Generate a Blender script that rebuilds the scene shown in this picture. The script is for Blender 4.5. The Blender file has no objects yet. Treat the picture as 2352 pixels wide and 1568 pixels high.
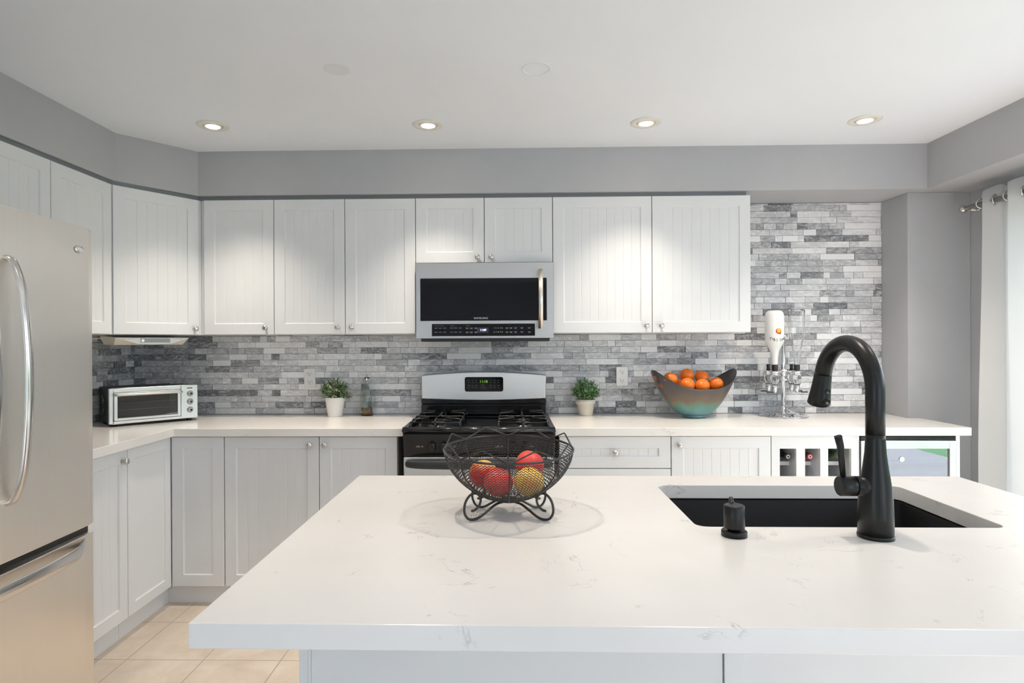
import bpy, bmesh, math, random
from mathutils import Vector, Matrix
random.seed(7)
R = math.radians
PI = math.pi
COL = bpy.context.scene.collection
sc = bpy.context.scene

# ------------------------------------------------------------------ camera
cd = bpy.data.cameras.new('camera')
cam = bpy.data.objects.new('camera', cd)
COL.objects.link(cam)
yaw, pitch, roll = 0.0213, -0.0017, 0.0046
cy_, sy_, cp_, sp_, cr_, sr_ = math.cos(yaw), math.sin(yaw), math.cos(pitch), math.sin(pitch), math.cos(roll), math.sin(roll)
fw = Vector((-sy_*cp_, cy_*cp_, sp_)); rt = Vector((cy_, sy_, 0)); up = rt.cross(fw)
r2 = cr_*rt - sr_*up; u2 = sr_*rt + cr_*up
M = Matrix((r2, u2, -fw)).transposed().to_4x4()
M.translation = Vector((0, 0, 1.3408))
cam.matrix_world = M
cd.sensor_width = 36
cd.lens = 1402.55/2352*36
cd.shift_x = (1176-1141.12)/2352
cd.shift_y = 4.5/2352
cd.clip_start = 0.05
sc.camera = cam
# ------------------------------------------------------------------ view, world, daylight
sc.view_settings.view_transform = 'Standard'
sc.view_settings.look = 'None'
sc.view_settings.gamma = 1
sc.view_settings.use_curve_mapping = False
sc.view_settings.exposure = 1.30
try:
    sc.cycles.use_denoising = True
    sc.cycles.max_bounces = 10
    sc.cycles.diffuse_bounces = 6
    sc.cycles.caustics_reflective = False
    sc.cycles.caustics_refractive = False
    sc.cycles.sample_clamp_indirect = 4
except Exception:
    pass
w = bpy.data.worlds.new('sky'); sc.world = w; w.use_nodes = True
w.node_tree.nodes['Background'].inputs[0].default_value = (0.78, 0.89, 1.0, 1)
w.node_tree.nodes['Background'].inputs[1].default_value = 2.25

def portal(name, loc, rot, sx, sy):                  # guides the sampling of the sky through an opening, gives no light itself
    l = bpy.data.lights.new(name, 'AREA'); l.shape = 'RECTANGLE'; l.size = sx; l.size_y = sy
    l.cycles.is_portal = True
    o = bpy.data.objects.new(name, l); COL.objects.link(o); o.location = loc; o.rotation_euler = rot
    return o
portal('patio_door_portal', (2.69, 1.685, 1.01), (0, R(90), 0), 2.02, 2.67)
portal('added_side_window_portal', (2.69, -2.05, 1.2), (0, R(90), 0), 1.9, 2.7)  # this and the next two serve unseen openings added for daylight
portal('added_left_window_portal', (-2.42, -2.45, 1.275), (0, R(-90), 0), 1.75, 2.1)
portal('added_rear_window_portal', (2.125, -4.11, 1.25), (R(90), 0, 0), 0.65, 1.9)
# sunlight added behind the camera, bounced off a pale floor mat onto the ceiling
sl = bpy.data.lights.new('bounce_sun', 'SUN'); sl.energy = 6; sl.angle = R(1); sl.color = (1.0, 0.97, 0.93)
so = bpy.data.objects.new('bounce_sun', sl); COL.objects.link(so)
so.rotation_euler = Vector((-.66, -.12, -.74)).to_track_quat('-Z', 'Y').to_euler()
SPOT_W = 24
SPOT_COL = (1.0, 0.885, 0.745)

# ------------------------------------------------------------------ materials
def srgb(r, g, b):
    f = lambda c: ((c/255+0.055)/1.055)**2.4 if c/255 > 0.04045 else c/255/12.92
    return (f(r), f(g), f(b), 1)
def new_mat(name):
    m = bpy.data.materials.new(name); m.use_nodes = True
    nt = m.node_tree; b = nt.nodes['Principled BSDF']
    return m, nt, b
def N(nt, t, **kw):
    n = nt.nodes.new(t)
    for k, v in kw.items(): setattr(n, k, v)
    return n
def texco(nt, scale=(1, 1, 1)):
    tc = N(nt, 'ShaderNodeTexCoord'); mp = N(nt, 'ShaderNodeMapping'); mp.inputs['Scale'].default_value = scale
    nt.links.new(tc.outputs['Object'], mp.inputs[0]); return mp.outputs[0]
def noise(nt, vec, scale, detail=3, rough=.5, dist=0):
    n = N(nt, 'ShaderNodeTexNoise'); n.inputs['Scale'].default_value = scale; n.inputs['Detail'].default_value = detail
    n.inputs['Roughness'].default_value = rough; n.inputs['Distortion'].default_value = dist
    if vec is not None: nt.links.new(vec, n.inputs['Vector'])
    return n.outputs['Fac']
def ramp(nt, fac, stops):
    r = N(nt, 'ShaderNodeValToRGB'); e = r.color_ramp.elements
    while len(e) < len(stops): e.new(0.5)
    for i, (p, c) in enumerate(stops): e[i].position = p; e[i].color = c
    nt.links.new(fac, r.inputs[0]); return r.outputs[0]
def bump(nt, b, h, strength, dist=.002):
    n = N(nt, 'ShaderNodeBump'); n.inputs['Strength'].default_value = strength; n.inputs['Distance'].default_value = dist
    nt.links.new(h, n.inputs['Height']); nt.links.new(n.outputs[0], b.inputs['Normal'])
def math_(nt, op, a, b=None, c=None):
    n = N(nt, 'ShaderNodeMath', operation=op)
    for i, v in enumerate((a, b, c)):
        if v is None: continue
        if isinstance(v, (int, float)): n.inputs[i].default_value = v
        else: nt.links.new(v, n.inputs[i])
    return n.outputs[0]
def mix(nt, fac, a, b):
    n = N(nt, 'ShaderNodeMix', data_type='RGBA')
    for i, v in ((0, fac), (6, a), (7, b)):
        if isinstance(v, (int, float, tuple)): n.inputs[i].default_value = v
        else: nt.links.new(v, n.inputs[i])
    return n.outputs[2]
def plain(name, col, rough=.5, metal=0, vary=.03, vscale=8, bmp=0, bscale=60, spec=None, coat=0, vec=(1, 1, 1), emit=None, es=0):
    m, nt, b = new_mat(name)
    v = texco(nt, vec)
    f = noise(nt, v, vscale, 3)
    c2 = tuple(min(1, x*(1+vary)) for x in col[:3])+(1,); c1 = tuple(x*(1-vary) for x in col[:3])+(1,)
    nt.links.new(ramp(nt, f, [(.3, c1), (.7, c2)]), b.inputs['Base Color'])
    b.inputs['Roughness'].default_value = rough; b.inputs['Metallic'].default_value = metal
    if spec is not None: b.inputs['Specular IOR Level'].default_value = spec
    if coat: b.inputs['Coat Weight'].default_value = coat; b.inputs['Coat Roughness'].default_value = .08
    if bmp: bump(nt, b, noise(nt, v, bscale, 3), bmp)
    if emit: b.inputs['Emission Color'].default_value = emit; b.inputs['Emission Strength'].default_value = es
    return m
def steel(name, col, rough, axis_scale, aniso=.6):
    m, nt, b = new_mat(name)
    v = texco(nt, axis_scale)
    f = noise(nt, v, 140, 3, .5)
    c1 = tuple(x*.985 for x in col[:3])+(1,)
    nt.links.new(ramp(nt, f, [(.35, c1), (.65, col)]), b.inputs['Base Color'])
    b.inputs['Metallic'].default_value = 1; b.inputs['Anisotropic'].default_value = aniso
    tg = N(nt, 'ShaderNodeTangent', direction_type='RADIAL', axis='Z'); nt.links.new(tg.outputs[0], b.inputs['Tangent'])
    nt.links.new(math_(nt, 'MULTIPLY_ADD', f, .06, rough-.03), b.inputs['Roughness'])
    return m
def glass(name, col, rough=0, ior=1.45):
    m, nt, b = new_mat(name)
    b.inputs['Base Color'].default_value = col; b.inputs['Roughness'].default_value = rough
    b.inputs['Transmission Weight'].default_value = 1; b.inputs['IOR'].default_value = ior
    return m
def pane_mat(name, tint=(1, 1, 1, 1), refl=.12):
    m, nt, b = new_mat(name)
    tr = N(nt, 'ShaderNodeBsdfTransparent'); tr.inputs[0].default_value = tint
    gl = N(nt, 'ShaderNodeBsdfGlossy'); gl.inputs['Roughness'].default_value = .01
    fr = N(nt, 'ShaderNodeFresnel'); fr.inputs[0].default_value = 1.5
    mx = N(nt, 'ShaderNodeMixShader')
    geo = N(nt, 'ShaderNodeNewGeometry')                # only the face a ray enters by reflects
    front = math_(nt, 'SUBTRACT', 1, geo.outputs['Backfacing'])
    nt.links.new(math_(nt, 'MULTIPLY', math_(nt, 'ADD', fr.outputs[0], refl), front), mx.inputs[0])
    nt.links.new(tr.outputs[0], mx.inputs[1]); nt.links.new(gl.outputs[0], mx.inputs[2])
    nt.links.new(mx.outputs[0], nt.nodes['Material Output'].inputs[0])
    return m

def quartz():
    m, nt, b = new_mat('white_quartz')
    v = texco(nt)
    n1 = noise(nt, v, 3.4, 7, .66, .7)
    line = math_(nt, 'ABSOLUTE', math_(nt, 'SUBTRACT', n1, .5))
    line = math_(nt, 'SUBTRACT', 1, math_(nt, 'MINIMUM', math_(nt, 'MULTIPLY', line, 130), 1))
    mask = noise(nt, v, 9, 3, .6)
    mask = math_(nt, 'MULTIPLY', math_(nt, 'MAXIMUM', math_(nt, 'SUBTRACT', mask, .55), 0), 6)
    mask = math_(nt, 'MINIMUM', mask, .5)
    fac = math_(nt, 'MULTIPLY', line, mask)
    soft = noise(nt, v, 3, 4, .5)
    base = ramp(nt, soft, [(.3, srgb(229, 226, 222)), (.7, srgb(236, 233, 230))])
    nt.links.new(mix(nt, fac, base, srgb(150, 148, 150)), b.inputs['Base Color'])
    b.inputs['Roughness'].default_value = .22
    return m
def tiles():
    m, nt, b = new_mat('beige_floor_tile')
    tc = N(nt, 'ShaderNodeTexCoord'); sx = N(nt, 'ShaderNodeSeparateXYZ'); nt.links.new(tc.outputs['Object'], sx.inputs[0])
    def ln(o, off, s):
        q = math_(nt, 'FRACT', math_(nt, 'DIVIDE', math_(nt, 'SUBTRACT', o, off), s))
        q = math_(nt, 'ABSOLUTE', math_(nt, 'SUBTRACT', q, .5))
        return math_(nt, 'GREATER_THAN', q, (.5-.0028/s))
    g = math_(nt, 'MAXIMUM', ln(sx.outputs[0], -1.635-.33*20, .33), ln(sx.outputs[1], 2.905-.345*40, .345))
    v = texco(nt)
    f = noise(nt, v, 7, 5, .6, .6); f2 = noise(nt, v, 60, 3)
    c = ramp(nt, f, [(.3, srgb(200, 186, 170)), (.7, srgb(220, 208, 195))])
    c = mix(nt, math_(nt, 'MULTIPLY', f2, .25), c, srgb(196, 178, 158))
    nt.links.new(mix(nt, g, c, srgb(170, 158, 145)), b.inputs['Base Color'])
    b.inputs['Roughness'].default_value = .35
    bump(nt, b, math_(nt, 'SUBTRACT', 1, g), .3, .002)
    return m
def stone_mat():
    m, nt, b = new_mat('split_marble_strips')
    at = N(nt, 'ShaderNodeAttribute', attribute_name='tone')
    off = N(nt, 'ShaderNodeAttribute', attribute_name='shift')
    tc = N(nt, 'ShaderNodeTexCoord'); va = N(nt, 'ShaderNodeVectorMath', operation='ADD')
    nt.links.new(tc.outputs['Object'], va.inputs[0]); nt.links.new(off.outputs['Vector'], va.inputs[1])
    mp = N(nt, 'ShaderNodeMapping'); mp.inputs['Scale'].default_value = (.85, 1, 1.9)
    nt.links.new(va.outputs[0], mp.inputs[0])
    f = noise(nt, mp.outputs[0], 12, 8, .68, 1.5)
    f2 = noise(nt, mp.outputs[0], 34, 7, .75, .5)
    vein = math_(nt, 'ABSOLUTE', math_(nt, 'SUBTRACT', f, .5))
    vein = math_(nt, 'SUBTRACT', 1, math_(nt, 'MINIMUM', math_(nt, 'MULTIPLY', vein, 9), 1))
    t = at.outputs['Fac']
    # contrast of the veining is strongest on the mid and dark strips
    amt = math_(nt, 'MULTIPLY_ADD', t, -.75, .95)
    val = math_(nt, 'ADD', t, math_(nt, 'MULTIPLY', math_(nt, 'SUBTRACT', f2, .5), math_(nt, 'MULTIPLY', amt, 1.5)))
    val = math_(nt, 'ADD', val, math_(nt, 'MULTIPLY', math_(nt, 'SUBTRACT', vein, .35), math_(nt, 'MULTIPLY', amt, -.45)))
    c = ramp(nt, val, [(0, srgb(116, 118, 123)), (.45, srgb(202, 203, 206)), (.8, srgb(247, 247, 248))])
    nt.links.new(c, b.inputs['Base Color'])
    b.inputs['Roughness'].default_value = .55
    bump(nt, b, math_(nt, 'ADD', f, f2), .55, .006)
    return m

WHITE = plain('white_cabinet_paint', srgb(222, 224, 226), .38, vary=.01, bmp=.03, bscale=200)
WALLM = plain('grey_wall_paint', srgb(178, 179, 182), .6, vary=.015, bmp=.05, bscale=180)
CEILM = plain('white_ceiling_paint', srgb(233, 237, 242), .85, vary=.01, vscale=2, bmp=.05, bscale=150)
PATCHM = plain('filler_patch', srgb(225, 228, 233), .85, vary=.03)
STRIP = plain('slate_grey_strip', srgb(120, 124, 130), .6)
QUARTZ = quartz(); TILE = tiles(); STONE = stone_mat()
GROUT = plain('grey_grout', srgb(140, 141, 143), .9)
NICKEL = plain('brushed_nickel', (.62, .60, .57, 1), .22, 1)
POLISH = plain('polished_steel', (.70, .68, .66, 1), .2, 1, vary=.01)
CHROME = plain('chrome', (.80, .80, .81, 1), .07, 1, vary=.01)
STEELV = steel('stainless_steel', (.84, .79, .73, 1), .36, (1, 1, .01))
STEELH = steel('stainless_steel_panel', (.58, .555, .525, 1), .30, (1, 1, .02), .4)
STEELR = steel('satin_steel', (.70, .69, .67, 1), .36, (.03, 1, 1))
BLACKG = plain('black_gloss', (.004, .004, .005, 1), .05, vary=.05, spec=.32)
BLACKE = plain('black_enamel', (.012, .012, .013, 1), .14, vary=.1)
BLACKP = plain('black_plastic', (.02, .02, .022, 1), .4, vary=.1)
MATTEB = plain('matte_black_finish', (.010, .010, .010, 1), .34, vary=.08, spec=.35)
SINKM = plain('black_composite', (.008, .008, .009, 1), .5, vary=.3, vscale=300, spec=.25)
IRON = plain('cast_iron', (.022, .021, .021, 1), .24, vary=.2)
WIRE = plain('black_wire', (.025, .022, .020, 1), .3, vary=.15)
WHITEP = plain('white_plastic', srgb(232, 232, 230), .3, vary=.01)
CREAMP = plain('cream_plastic', srgb(225, 218, 203), .35, vary=.02)
DARKI = plain('dark_interior', (.02, .02, .021, 1), .8)
POTW = plain('white_ceramic', srgb(236, 234, 232), .25, vary=.01)
POTC = plain('cream_ceramic', srgb(222, 214, 200), .3, vary=.02)
SOIL = plain('soil', srgb(60, 45, 32), .95, vary=.4, vscale=80)
PRINT = plain('pale_print', srgb(150, 150, 150), .5, emit=srgb(150, 150, 150), es=.15)
LCDW = plain('blue_white_digits', srgb(200, 205, 255), .5, emit=srgb(200, 205, 255), es=1.6)
LCDG = plain('green_digits', srgb(150, 220, 60), .5, emit=srgb(150, 225, 60), es=.25)
LCDB = plain('display_window', srgb(48, 50, 66), .2)
DIMP = plain('dim_print', srgb(120, 120, 120), .5)
INK = plain('black_ink', (.02, .02, .02, 1), .5)
CLEAR = pane_mat('clear_pane')
SMOKE = pane_mat('smoked_pane', (.10, .105, .11, 1), .42)
OVENP = pane_mat('oven_door_pane', (.55, .58, .60, 1), .08)
GLASS = glass('clear_glass', (1, 1, 1, 1))
GLASSG = glass('greenish_glass', (.93, .98, .95, 1))
AMBER = glass('amber_liquid', (.97, .50, .12, 1), 0, 1.33)

# ------------------------------------------------------------------ mesh helpers
class MB:
    def __init__(s): s.bm = bmesh.new(); s.mats = []; s.cur = 0
    def use(s, m):
        if m not in s.mats: s.mats.append(m)
        s.cur = s.mats.index(m); return s
    def face(s, vs, smooth=False):
        try: f = s.bm.faces.new(vs)
        except ValueError: return None
        f.material_index = s.cur; f.smooth = smooth; return f
    def v(s, p): return s.bm.verts.new(p)
    def box(s, x0, x1, y0, y1, z0, z1):
        v = [s.v((x, y, z)) for z in (z0, z1) for y in (y0, y1) for x in (x0, x1)]
        for q in ((0, 2, 3, 1), (4, 5, 7, 6), (0, 1, 5, 4), (2, 6, 7, 3), (0, 4, 6, 2), (1, 3, 7, 5)): s.face([v[i] for i in q])
        return s
    def prism(s, out, z0, z1, smooth=False):
        a = [s.v((x, y, z0)) for x, y in out]; b = [s.v((x, y, z1)) for x, y in out]; n = len(out)
        s.face(a[::-1]); s.face(b)
        for i in range(n): s.face([a[i], a[(i+1) % n], b[(i+1) % n], b[i]], smooth)
        return s
    def prism_y(s, out, y0, y1, smooth=False):      # outline in x,z pushed along y
        a = [s.v((x, y0, z)) for x, z in out]; b = [s.v((x, y1, z)) for x, z in out]; n = len(out)
        s.face(a); s.face(b[::-1])
        for i in range(n): s.face([a[(i+1) % n], a[i], b[i], b[(i+1) % n]], smooth)
        return s
    def loft(s, rings, cap0=True, cap1=True, closed=True, smooth=True):
        vs = [[s.v(p) for p in r] for r in rings]; n = len(rings[0])
        for a, b in zip(vs, vs[1:]):
            for i in range(n if closed else n-1):
                s.face([a[i], a[(i+1) % n], b[(i+1) % n], b[i]], smooth)
        if cap0: s.face(vs[0][::-1])
        if cap1: s.face(vs[-1])
        return s
    def lathe(s, prof, c=(0, 0, 0), axis='z', n=32, cap0=True, cap1=True):
        rings = []
        for r, h in prof:
            ring = []
            for i in range(n):
                a = 2*PI*i/n; p, q = r*math.cos(a), r*math.sin(a)
                if axis == 'z': ring.append((c[0]+p, c[1]+q, c[2]+h))
                elif axis == 'y': ring.append((c[0]+p, c[1]+h, c[2]-q))
                else: ring.append((c[0]+h, c[1]+p, c[2]+q))
            rings.append(ring)
        return s.loft(rings, cap0, cap1)
    def tube(s, pts, r, n=8, closed=False, caps=True):
        pts = [Vector(p) for p in pts]; L = len(pts)
        rs = r if isinstance(r, (list, tuple)) else [r]*L
        rings = []; prev = None
        for i, p in enumerate(pts):
            if closed: t = pts[(i+1) % L]-pts[i-1]
            else: t = pts[min(i+1, L-1)]-pts[max(i-1, 0)]
            t.normalize()
            if prev is None:
                a = Vector((0, 0, 1)) if abs(t.z) < .9 else Vector((1, 0, 0))
                u = t.cross(a).normalized()
            else:
                u = prev-t*prev.dot(t)
                u = u.normalized() if u.length > 1e-6 else t.orthogonal().normalized()
            prev = u; v = t.cross(u)
            rings.append([p+rs[i]*(math.cos(2*PI*k/n)*u+math.sin(2*PI*k/n)*v) for k in range(n)])
        if closed: rings.append(rings[0])
        return s.loft(rings, caps and not closed, caps and not closed)
    def ball(s, c, r, sx=1, sy=1, sz=1, n=24, m=14, f=None):
        rings = []
        for j in range(m+1):
            ph = PI*j/m; ring = []
            for i in range(n):
                a = 2*PI*i/n; d = Vector((math.sin(ph)*math.cos(a), math.sin(ph)*math.sin(a), -math.cos(ph)))
                k = f(d) if f else 1
                ring.append((c[0]+r*sx*k*d.x, c[1]+r*sy*k*d.y, c[2]+r*sz*k*d.z))
            rings.append(ring)
        return s.loft(rings, False, False)
    def obj(s, name, mat=None, parent=None, bev=0, seg=2, **props):
        if mat is not None and not s.mats: s.mats.append(mat)
        bmesh.ops.remove_doubles(s.bm, verts=s.bm.verts, dist=1e-6)
        bmesh.ops.recalc_face_normals(s.bm, faces=s.bm.faces)
        me = bpy.data.meshes.new(name); s.bm.to_mesh(me); s.bm.free()
        for m in s.mats: me.materials.append(m)
        o = bpy.data.objects.new(name, me); COL.objects.link(o)
        if parent: o.parent = parent
        if bev:
            b = o.modifiers.new('bevel', 'BEVEL'); b.width = bev; b.segments = seg; b.limit_method = 'ANGLE'; b.angle_limit = R(50)
            b.harden_normals = False
        for k, v in props.items(): o[k] = v
        return o
def thing(name, label, cat, loc=(0, 0, 0), rz=0, group=None):
    o = bpy.data.objects.new(name, None); COL.objects.link(o); o.location = loc; o.rotation_euler = (0, 0, rz)
    o.empty_display_size = .05
    return tag(o, label, cat, group)
def tag(o, label, cat, group=None):
    o['label'] = label; o['category'] = cat
    if group: o['group'] = group
    return o
def copy_tree(o, parent=None):
    c = o.copy(); COL.objects.link(c)
    if parent: c.parent = parent
    for ch in [x for x in bpy.data.objects if x.parent == o]: copy_tree(ch, c)
    return c
def text(body, size, loc, mat, parent, name='lettering', rot=(PI/2, 0, 0), align='CENTER', sx=1):
    cu = bpy.data.curves.new(name, 'FONT'); cu.body = body; cu.size = size; cu.align_x = align; cu.align_y = 'CENTER'
    cu.extrude = .0002; cu.resolution_u = 3
    cu.materials.append(mat)
    tmp = bpy.data.objects.new('tmp', cu); me = bpy.data.meshes.new_from_object(tmp); bpy.data.objects.remove(tmp)
    if not me.materials: me.materials.append(mat)
    o = bpy.data.objects.new(name, me); COL.objects.link(o); o.parent = parent; o.location = loc; o.rotation_euler = rot
    o.scale = (sx, 1, 1)
    return o
def rrect(x0, x1, y0, y1, r, n=6):
    out = []
    for cx, cy, a0 in ((x1-r, y0+r, -90), (x1-r, y1-r, 0), (x0+r, y1-r, 90), (x0+r, y0+r, 180)):
        for k in range(n+1):
            a = R(a0+90*k/n); out.append((cx+r*math.cos(a), cy+r*math.sin(a)))
    return out
def bez(pts, n=12):                                # Catmull-Rom through the points
    P = [Vector(p) for p in pts]; P = [2*P[0]-P[1]]+P+[2*P[-1]-P[-2]]; out = []
    for i in range(1, len(P)-2):
        for k in range(n):
            t = k/n; a, b, c, d = P[i-1], P[i], P[i+1], P[i+2]
            out.append(.5*((2*b)+(c-a)*t+(2*a-5*b+4*c-d)*t*t+(3*b-a-3*c+d)*t**3))
    out.append(P[-2]); return out

# ------------------------------------------------------------------ the room
YB, ZC, ZS = 3.698, 2.4086, 2.164
XL, XR, YR = -2.306, 2.56, -4.0
def struct(o): o['kind'] = 'structure'; return o
struct(MB().box(XL-.1, XR+.1, YR-.1, YB+.1, -.1, 0).obj('floor', TILE))
ceil = struct(MB().box(XL-.1, XR+.1, YR-.1, YB+.1, ZC, ZC+.1).obj('ceiling', CEILM))
m = MB().lathe([(.058, 0), (.058, -.0015), (.050, -.0018), (.050, 0)], (.1087, 2.3907, ZC), n=48, cap0=False, cap1=False)
m.obj('plaster_ring', CEILM, ceil)
MB().lathe([(.052, 0), (.047, -.0008)], (-.6718, 2.3736, ZC), n=40, cap0=False).obj('filled_patch', PATCHM, ceil)
wb = struct(MB().box(XL-.1, XR+.1, YB, YB+.1, 0, ZC).obj('wall_back', WALLM))
LY0, LY1, LZ0, LZ1 = -3.5, -1.4, .4, 2.15
m = MB(); m.box(XL-.1, XL, LY1, YB, 0, ZC); m.box(XL-.1, XL, YR, LY0, 0, ZC); m.box(XL-.1, XL, LY0, LY1, 0, LZ0); m.box(XL-.1, XL, LY0, LY1, LZ1, ZC)
wl = struct(m.obj('wall_left', WALLM))
m = MB()
for y in (LY0, -2.48, LY1-.05): m.box(XL-.08, XL-.02, y, y+.05, LZ0, LZ1)
m.box(XL-.078, XL-.022, LY0, LY1, LZ0, LZ0+.05); m.box(XL-.078, XL-.022, LY0, LY1, LZ1-.05, LZ1)
w3 = struct(m.obj('added_window_3', WHITEP))  # unseen opening, added to brighten the left ceiling and the fronts
for a, b in ((LY0+.05, -2.48), (-2.43, LY1-.05)): MB().box(XL-.052, XL-.048, a, b, LZ0+.05, LZ1-.05).obj('added_window_pane', CLEAR, w3)
m = MB()                                                    # the post beside the stone
m.box(2.216, XR, 3.446, YB-.001, 0, ZS)
struct(m.obj('wall_right_return', WALLM, bev=.003))
DY0, DY1, DZ1 = .35, 3.02, 2.02                             # patio door opening
m = MB()
VY0, VY1, VZ0, VZ1 = -3.4, -.70, .25, 2.15
m.box(XR, XR+.12, DY1, YB, 0, ZC); m.box(XR, XR+.12, VY1, DY0, 0, ZC); m.box(XR, XR+.12, YR, VY0, 0, ZC); m.box(XR, XR+.12, DY0, DY1, DZ1, ZC)
m.box(XR, XR+.12, VY0, VY1, 0, VZ0); m.box(XR, XR+.12, VY0, VY1, VZ1, ZC)
struct(m.obj('wall_right', WALLM))
UX0, UX1 = 1.80, 2.45
m = MB(); m.box(XL, UX0, YR-.1, YR, 0, ZC); m.box(UX1, XR, YR-.1, YR, 0, ZC); m.box(UX0, UX1, YR-.1, YR, 0, .30); m.box(UX0, UX1, YR-.1, YR, 2.2, ZC)
struct(m.obj('wall_rear', WALLM))
m = MB(); m.box(UX0, UX0+.05, YR-.08, YR-.02, .3, 2.2); m.box(UX1-.05, UX1, YR-.08, YR-.02, .3, 2.2); m.box(UX0+.05, UX1-.05, YR-.08, YR-.02, .3, .35); m.box(UX0+.05, UX1-.05, YR-.08, YR-.02, 2.15, 2.2)
w2 = struct(m.obj('added_window_2', WHITEP)); MB().box(UX0+.05, UX1-.05, YR-.052, YR-.048, .35, 2.15).obj('added_window_pane', CLEAR, w2)  # unseen rear opening, added to light the front faces on the right
# soffit round three sides
m = MB()
m.prism([(XL, -1.5), (-1.99, -1.5), (-1.99, 3.0486), (-1.7304, 3.3622), (2.2684, 3.3622), (2.2684, -1.5), (XR, -1.5), (XR, YB), (XL, YB)], ZS, ZC+.02)
struct(m.obj('trim_1', WALLM))
# grey filler strip between cabinets and soffit
m = MB()
m.prism([(XL+.02, 2.17), (-2.002, 2.17), (-2.002, 3.018), (-1.742, 3.384), (1.30, 3.384), (1.30, 3.66), (XL+.02, 3.66)], 2.1425, ZS-.0005)
struct(m.obj('trim_2', STRIP))
# baseboards
struct(MB().box(XL+.001, XL+.016, YR, 1.2, 0, .1).obj('baseboard_left', WHITE, bev=.003))
struct(MB().box(2.2165, XR-.02, 3.43, 3.445, 0, .1).obj('baseboard_right', WHITE, bev=.003))
# patio door
m = MB()
X0, X1 = XR+.02, XR+.09
m.box(X0, X1, DY0, DY0+.06, 0, DZ1); m.box(X0, X1, DY1-.06, DY1, 0, DZ1); m.box(X0, X1, DY0+.06, DY1-.06, DZ1-.06, DZ1); m.box(X0, X1, DY0+.06, DY1-.06, 0, .06)
m.box(X0, X1, (DY0+DY1)/2-.04, (DY0+DY1)/2+.04, .06, DZ1-.06)
pd = struct(m.obj('door_1', WHITEP, bev=.004))
for a, b in ((DY0+.06, (DY0+DY1)/2-.04), ((DY0+DY1)/2+.04, DY1-.06)):
    MB().box(XR+.05, XR+.056, a, b, .06, DZ1-.06).obj('door_pane', CLEAR, pd)
m = MB()
for y in (VY0, -2.08, VY1-.06): m.box(XR+.03, XR+.09, y, y+.06, VZ0, VZ1)
m.box(XR+.032, XR+.088, VY0, VY1, VZ0, VZ0+.06); m.box(XR+.032, XR+.088, VY0, VY1, VZ1-.06, VZ1)
wd = struct(m.obj('added_window_1', WHITEP))  # unseen side opening, added so light reaches the floor and bounces upward
for a, b in ((VY0+.06, -2.08), (-2.02, VY1-.06)):
    MB().box(XR+.058, XR+.062, a, b, VZ0+.06, VZ1-.06).obj('added_window_pane', CLEAR, wd)
BOUNCE_RUG = plain('bounce_rug_wool', srgb(226, 228, 232), .95, vary=.04, vscale=60, bmp=.4, bscale=400)
tag(MB().prism(rrect(-1.6, 2.3, -3.5, -.6, .03), .0005, .014).obj('bounce_rug', BOUNCE_RUG), 'unseen pale wool mat added behind the camera to bounce sunlight upward', 'bounce_rug')  # added out of view, pale to throw light up at the ceiling
# outside: deck, lawn and hedge seen only in reflections
DECK = plain('grey_deck_boards', srgb(126, 128, 134), .6, vary=.15, vscale=3, vec=(.2, 9, 1))
GRASS = plain('lawn', srgb(70, 118, 76), .9, vary=.3, vscale=20)
struct(MB().box(XR+.13, 5.2, -3, 5, -.2, -.05).obj('deck', DECK))
struct(MB().box(5.2, 16, -9, 8, -.2, -.08).obj('lawn', GRASS))
PAVE = plain('pale_paving', srgb(196, 196, 198), .8, vary=.05)
struct(MB().box(-12, 16, -20, -9.001, -.2, -.08).box(-12, 5.199, -9, YR-.13, -.2, -.08).box(-12, XL-.13, YR-.129, 5, -.2, -.08).box(XR+.13, 5.199, YR-.129, -3.001, -.2, -.05).obj('patio_paving', PAVE))
m = MB()
for i in range(16):
    m.ball((8+random.uniform(-.3, .3), -7+i*.9, .7+random.uniform(-.1, .2)), .8+random.uniform(0, .2), n=14, m=9)
tag(m.obj('hedge', plain('hedge_leaves', srgb(45, 105, 55), .9, vary=.5, vscale=14, bmp=1, bscale=20)), 'green hedge outside beyond the patio door and lawn', 'hedge')

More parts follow.
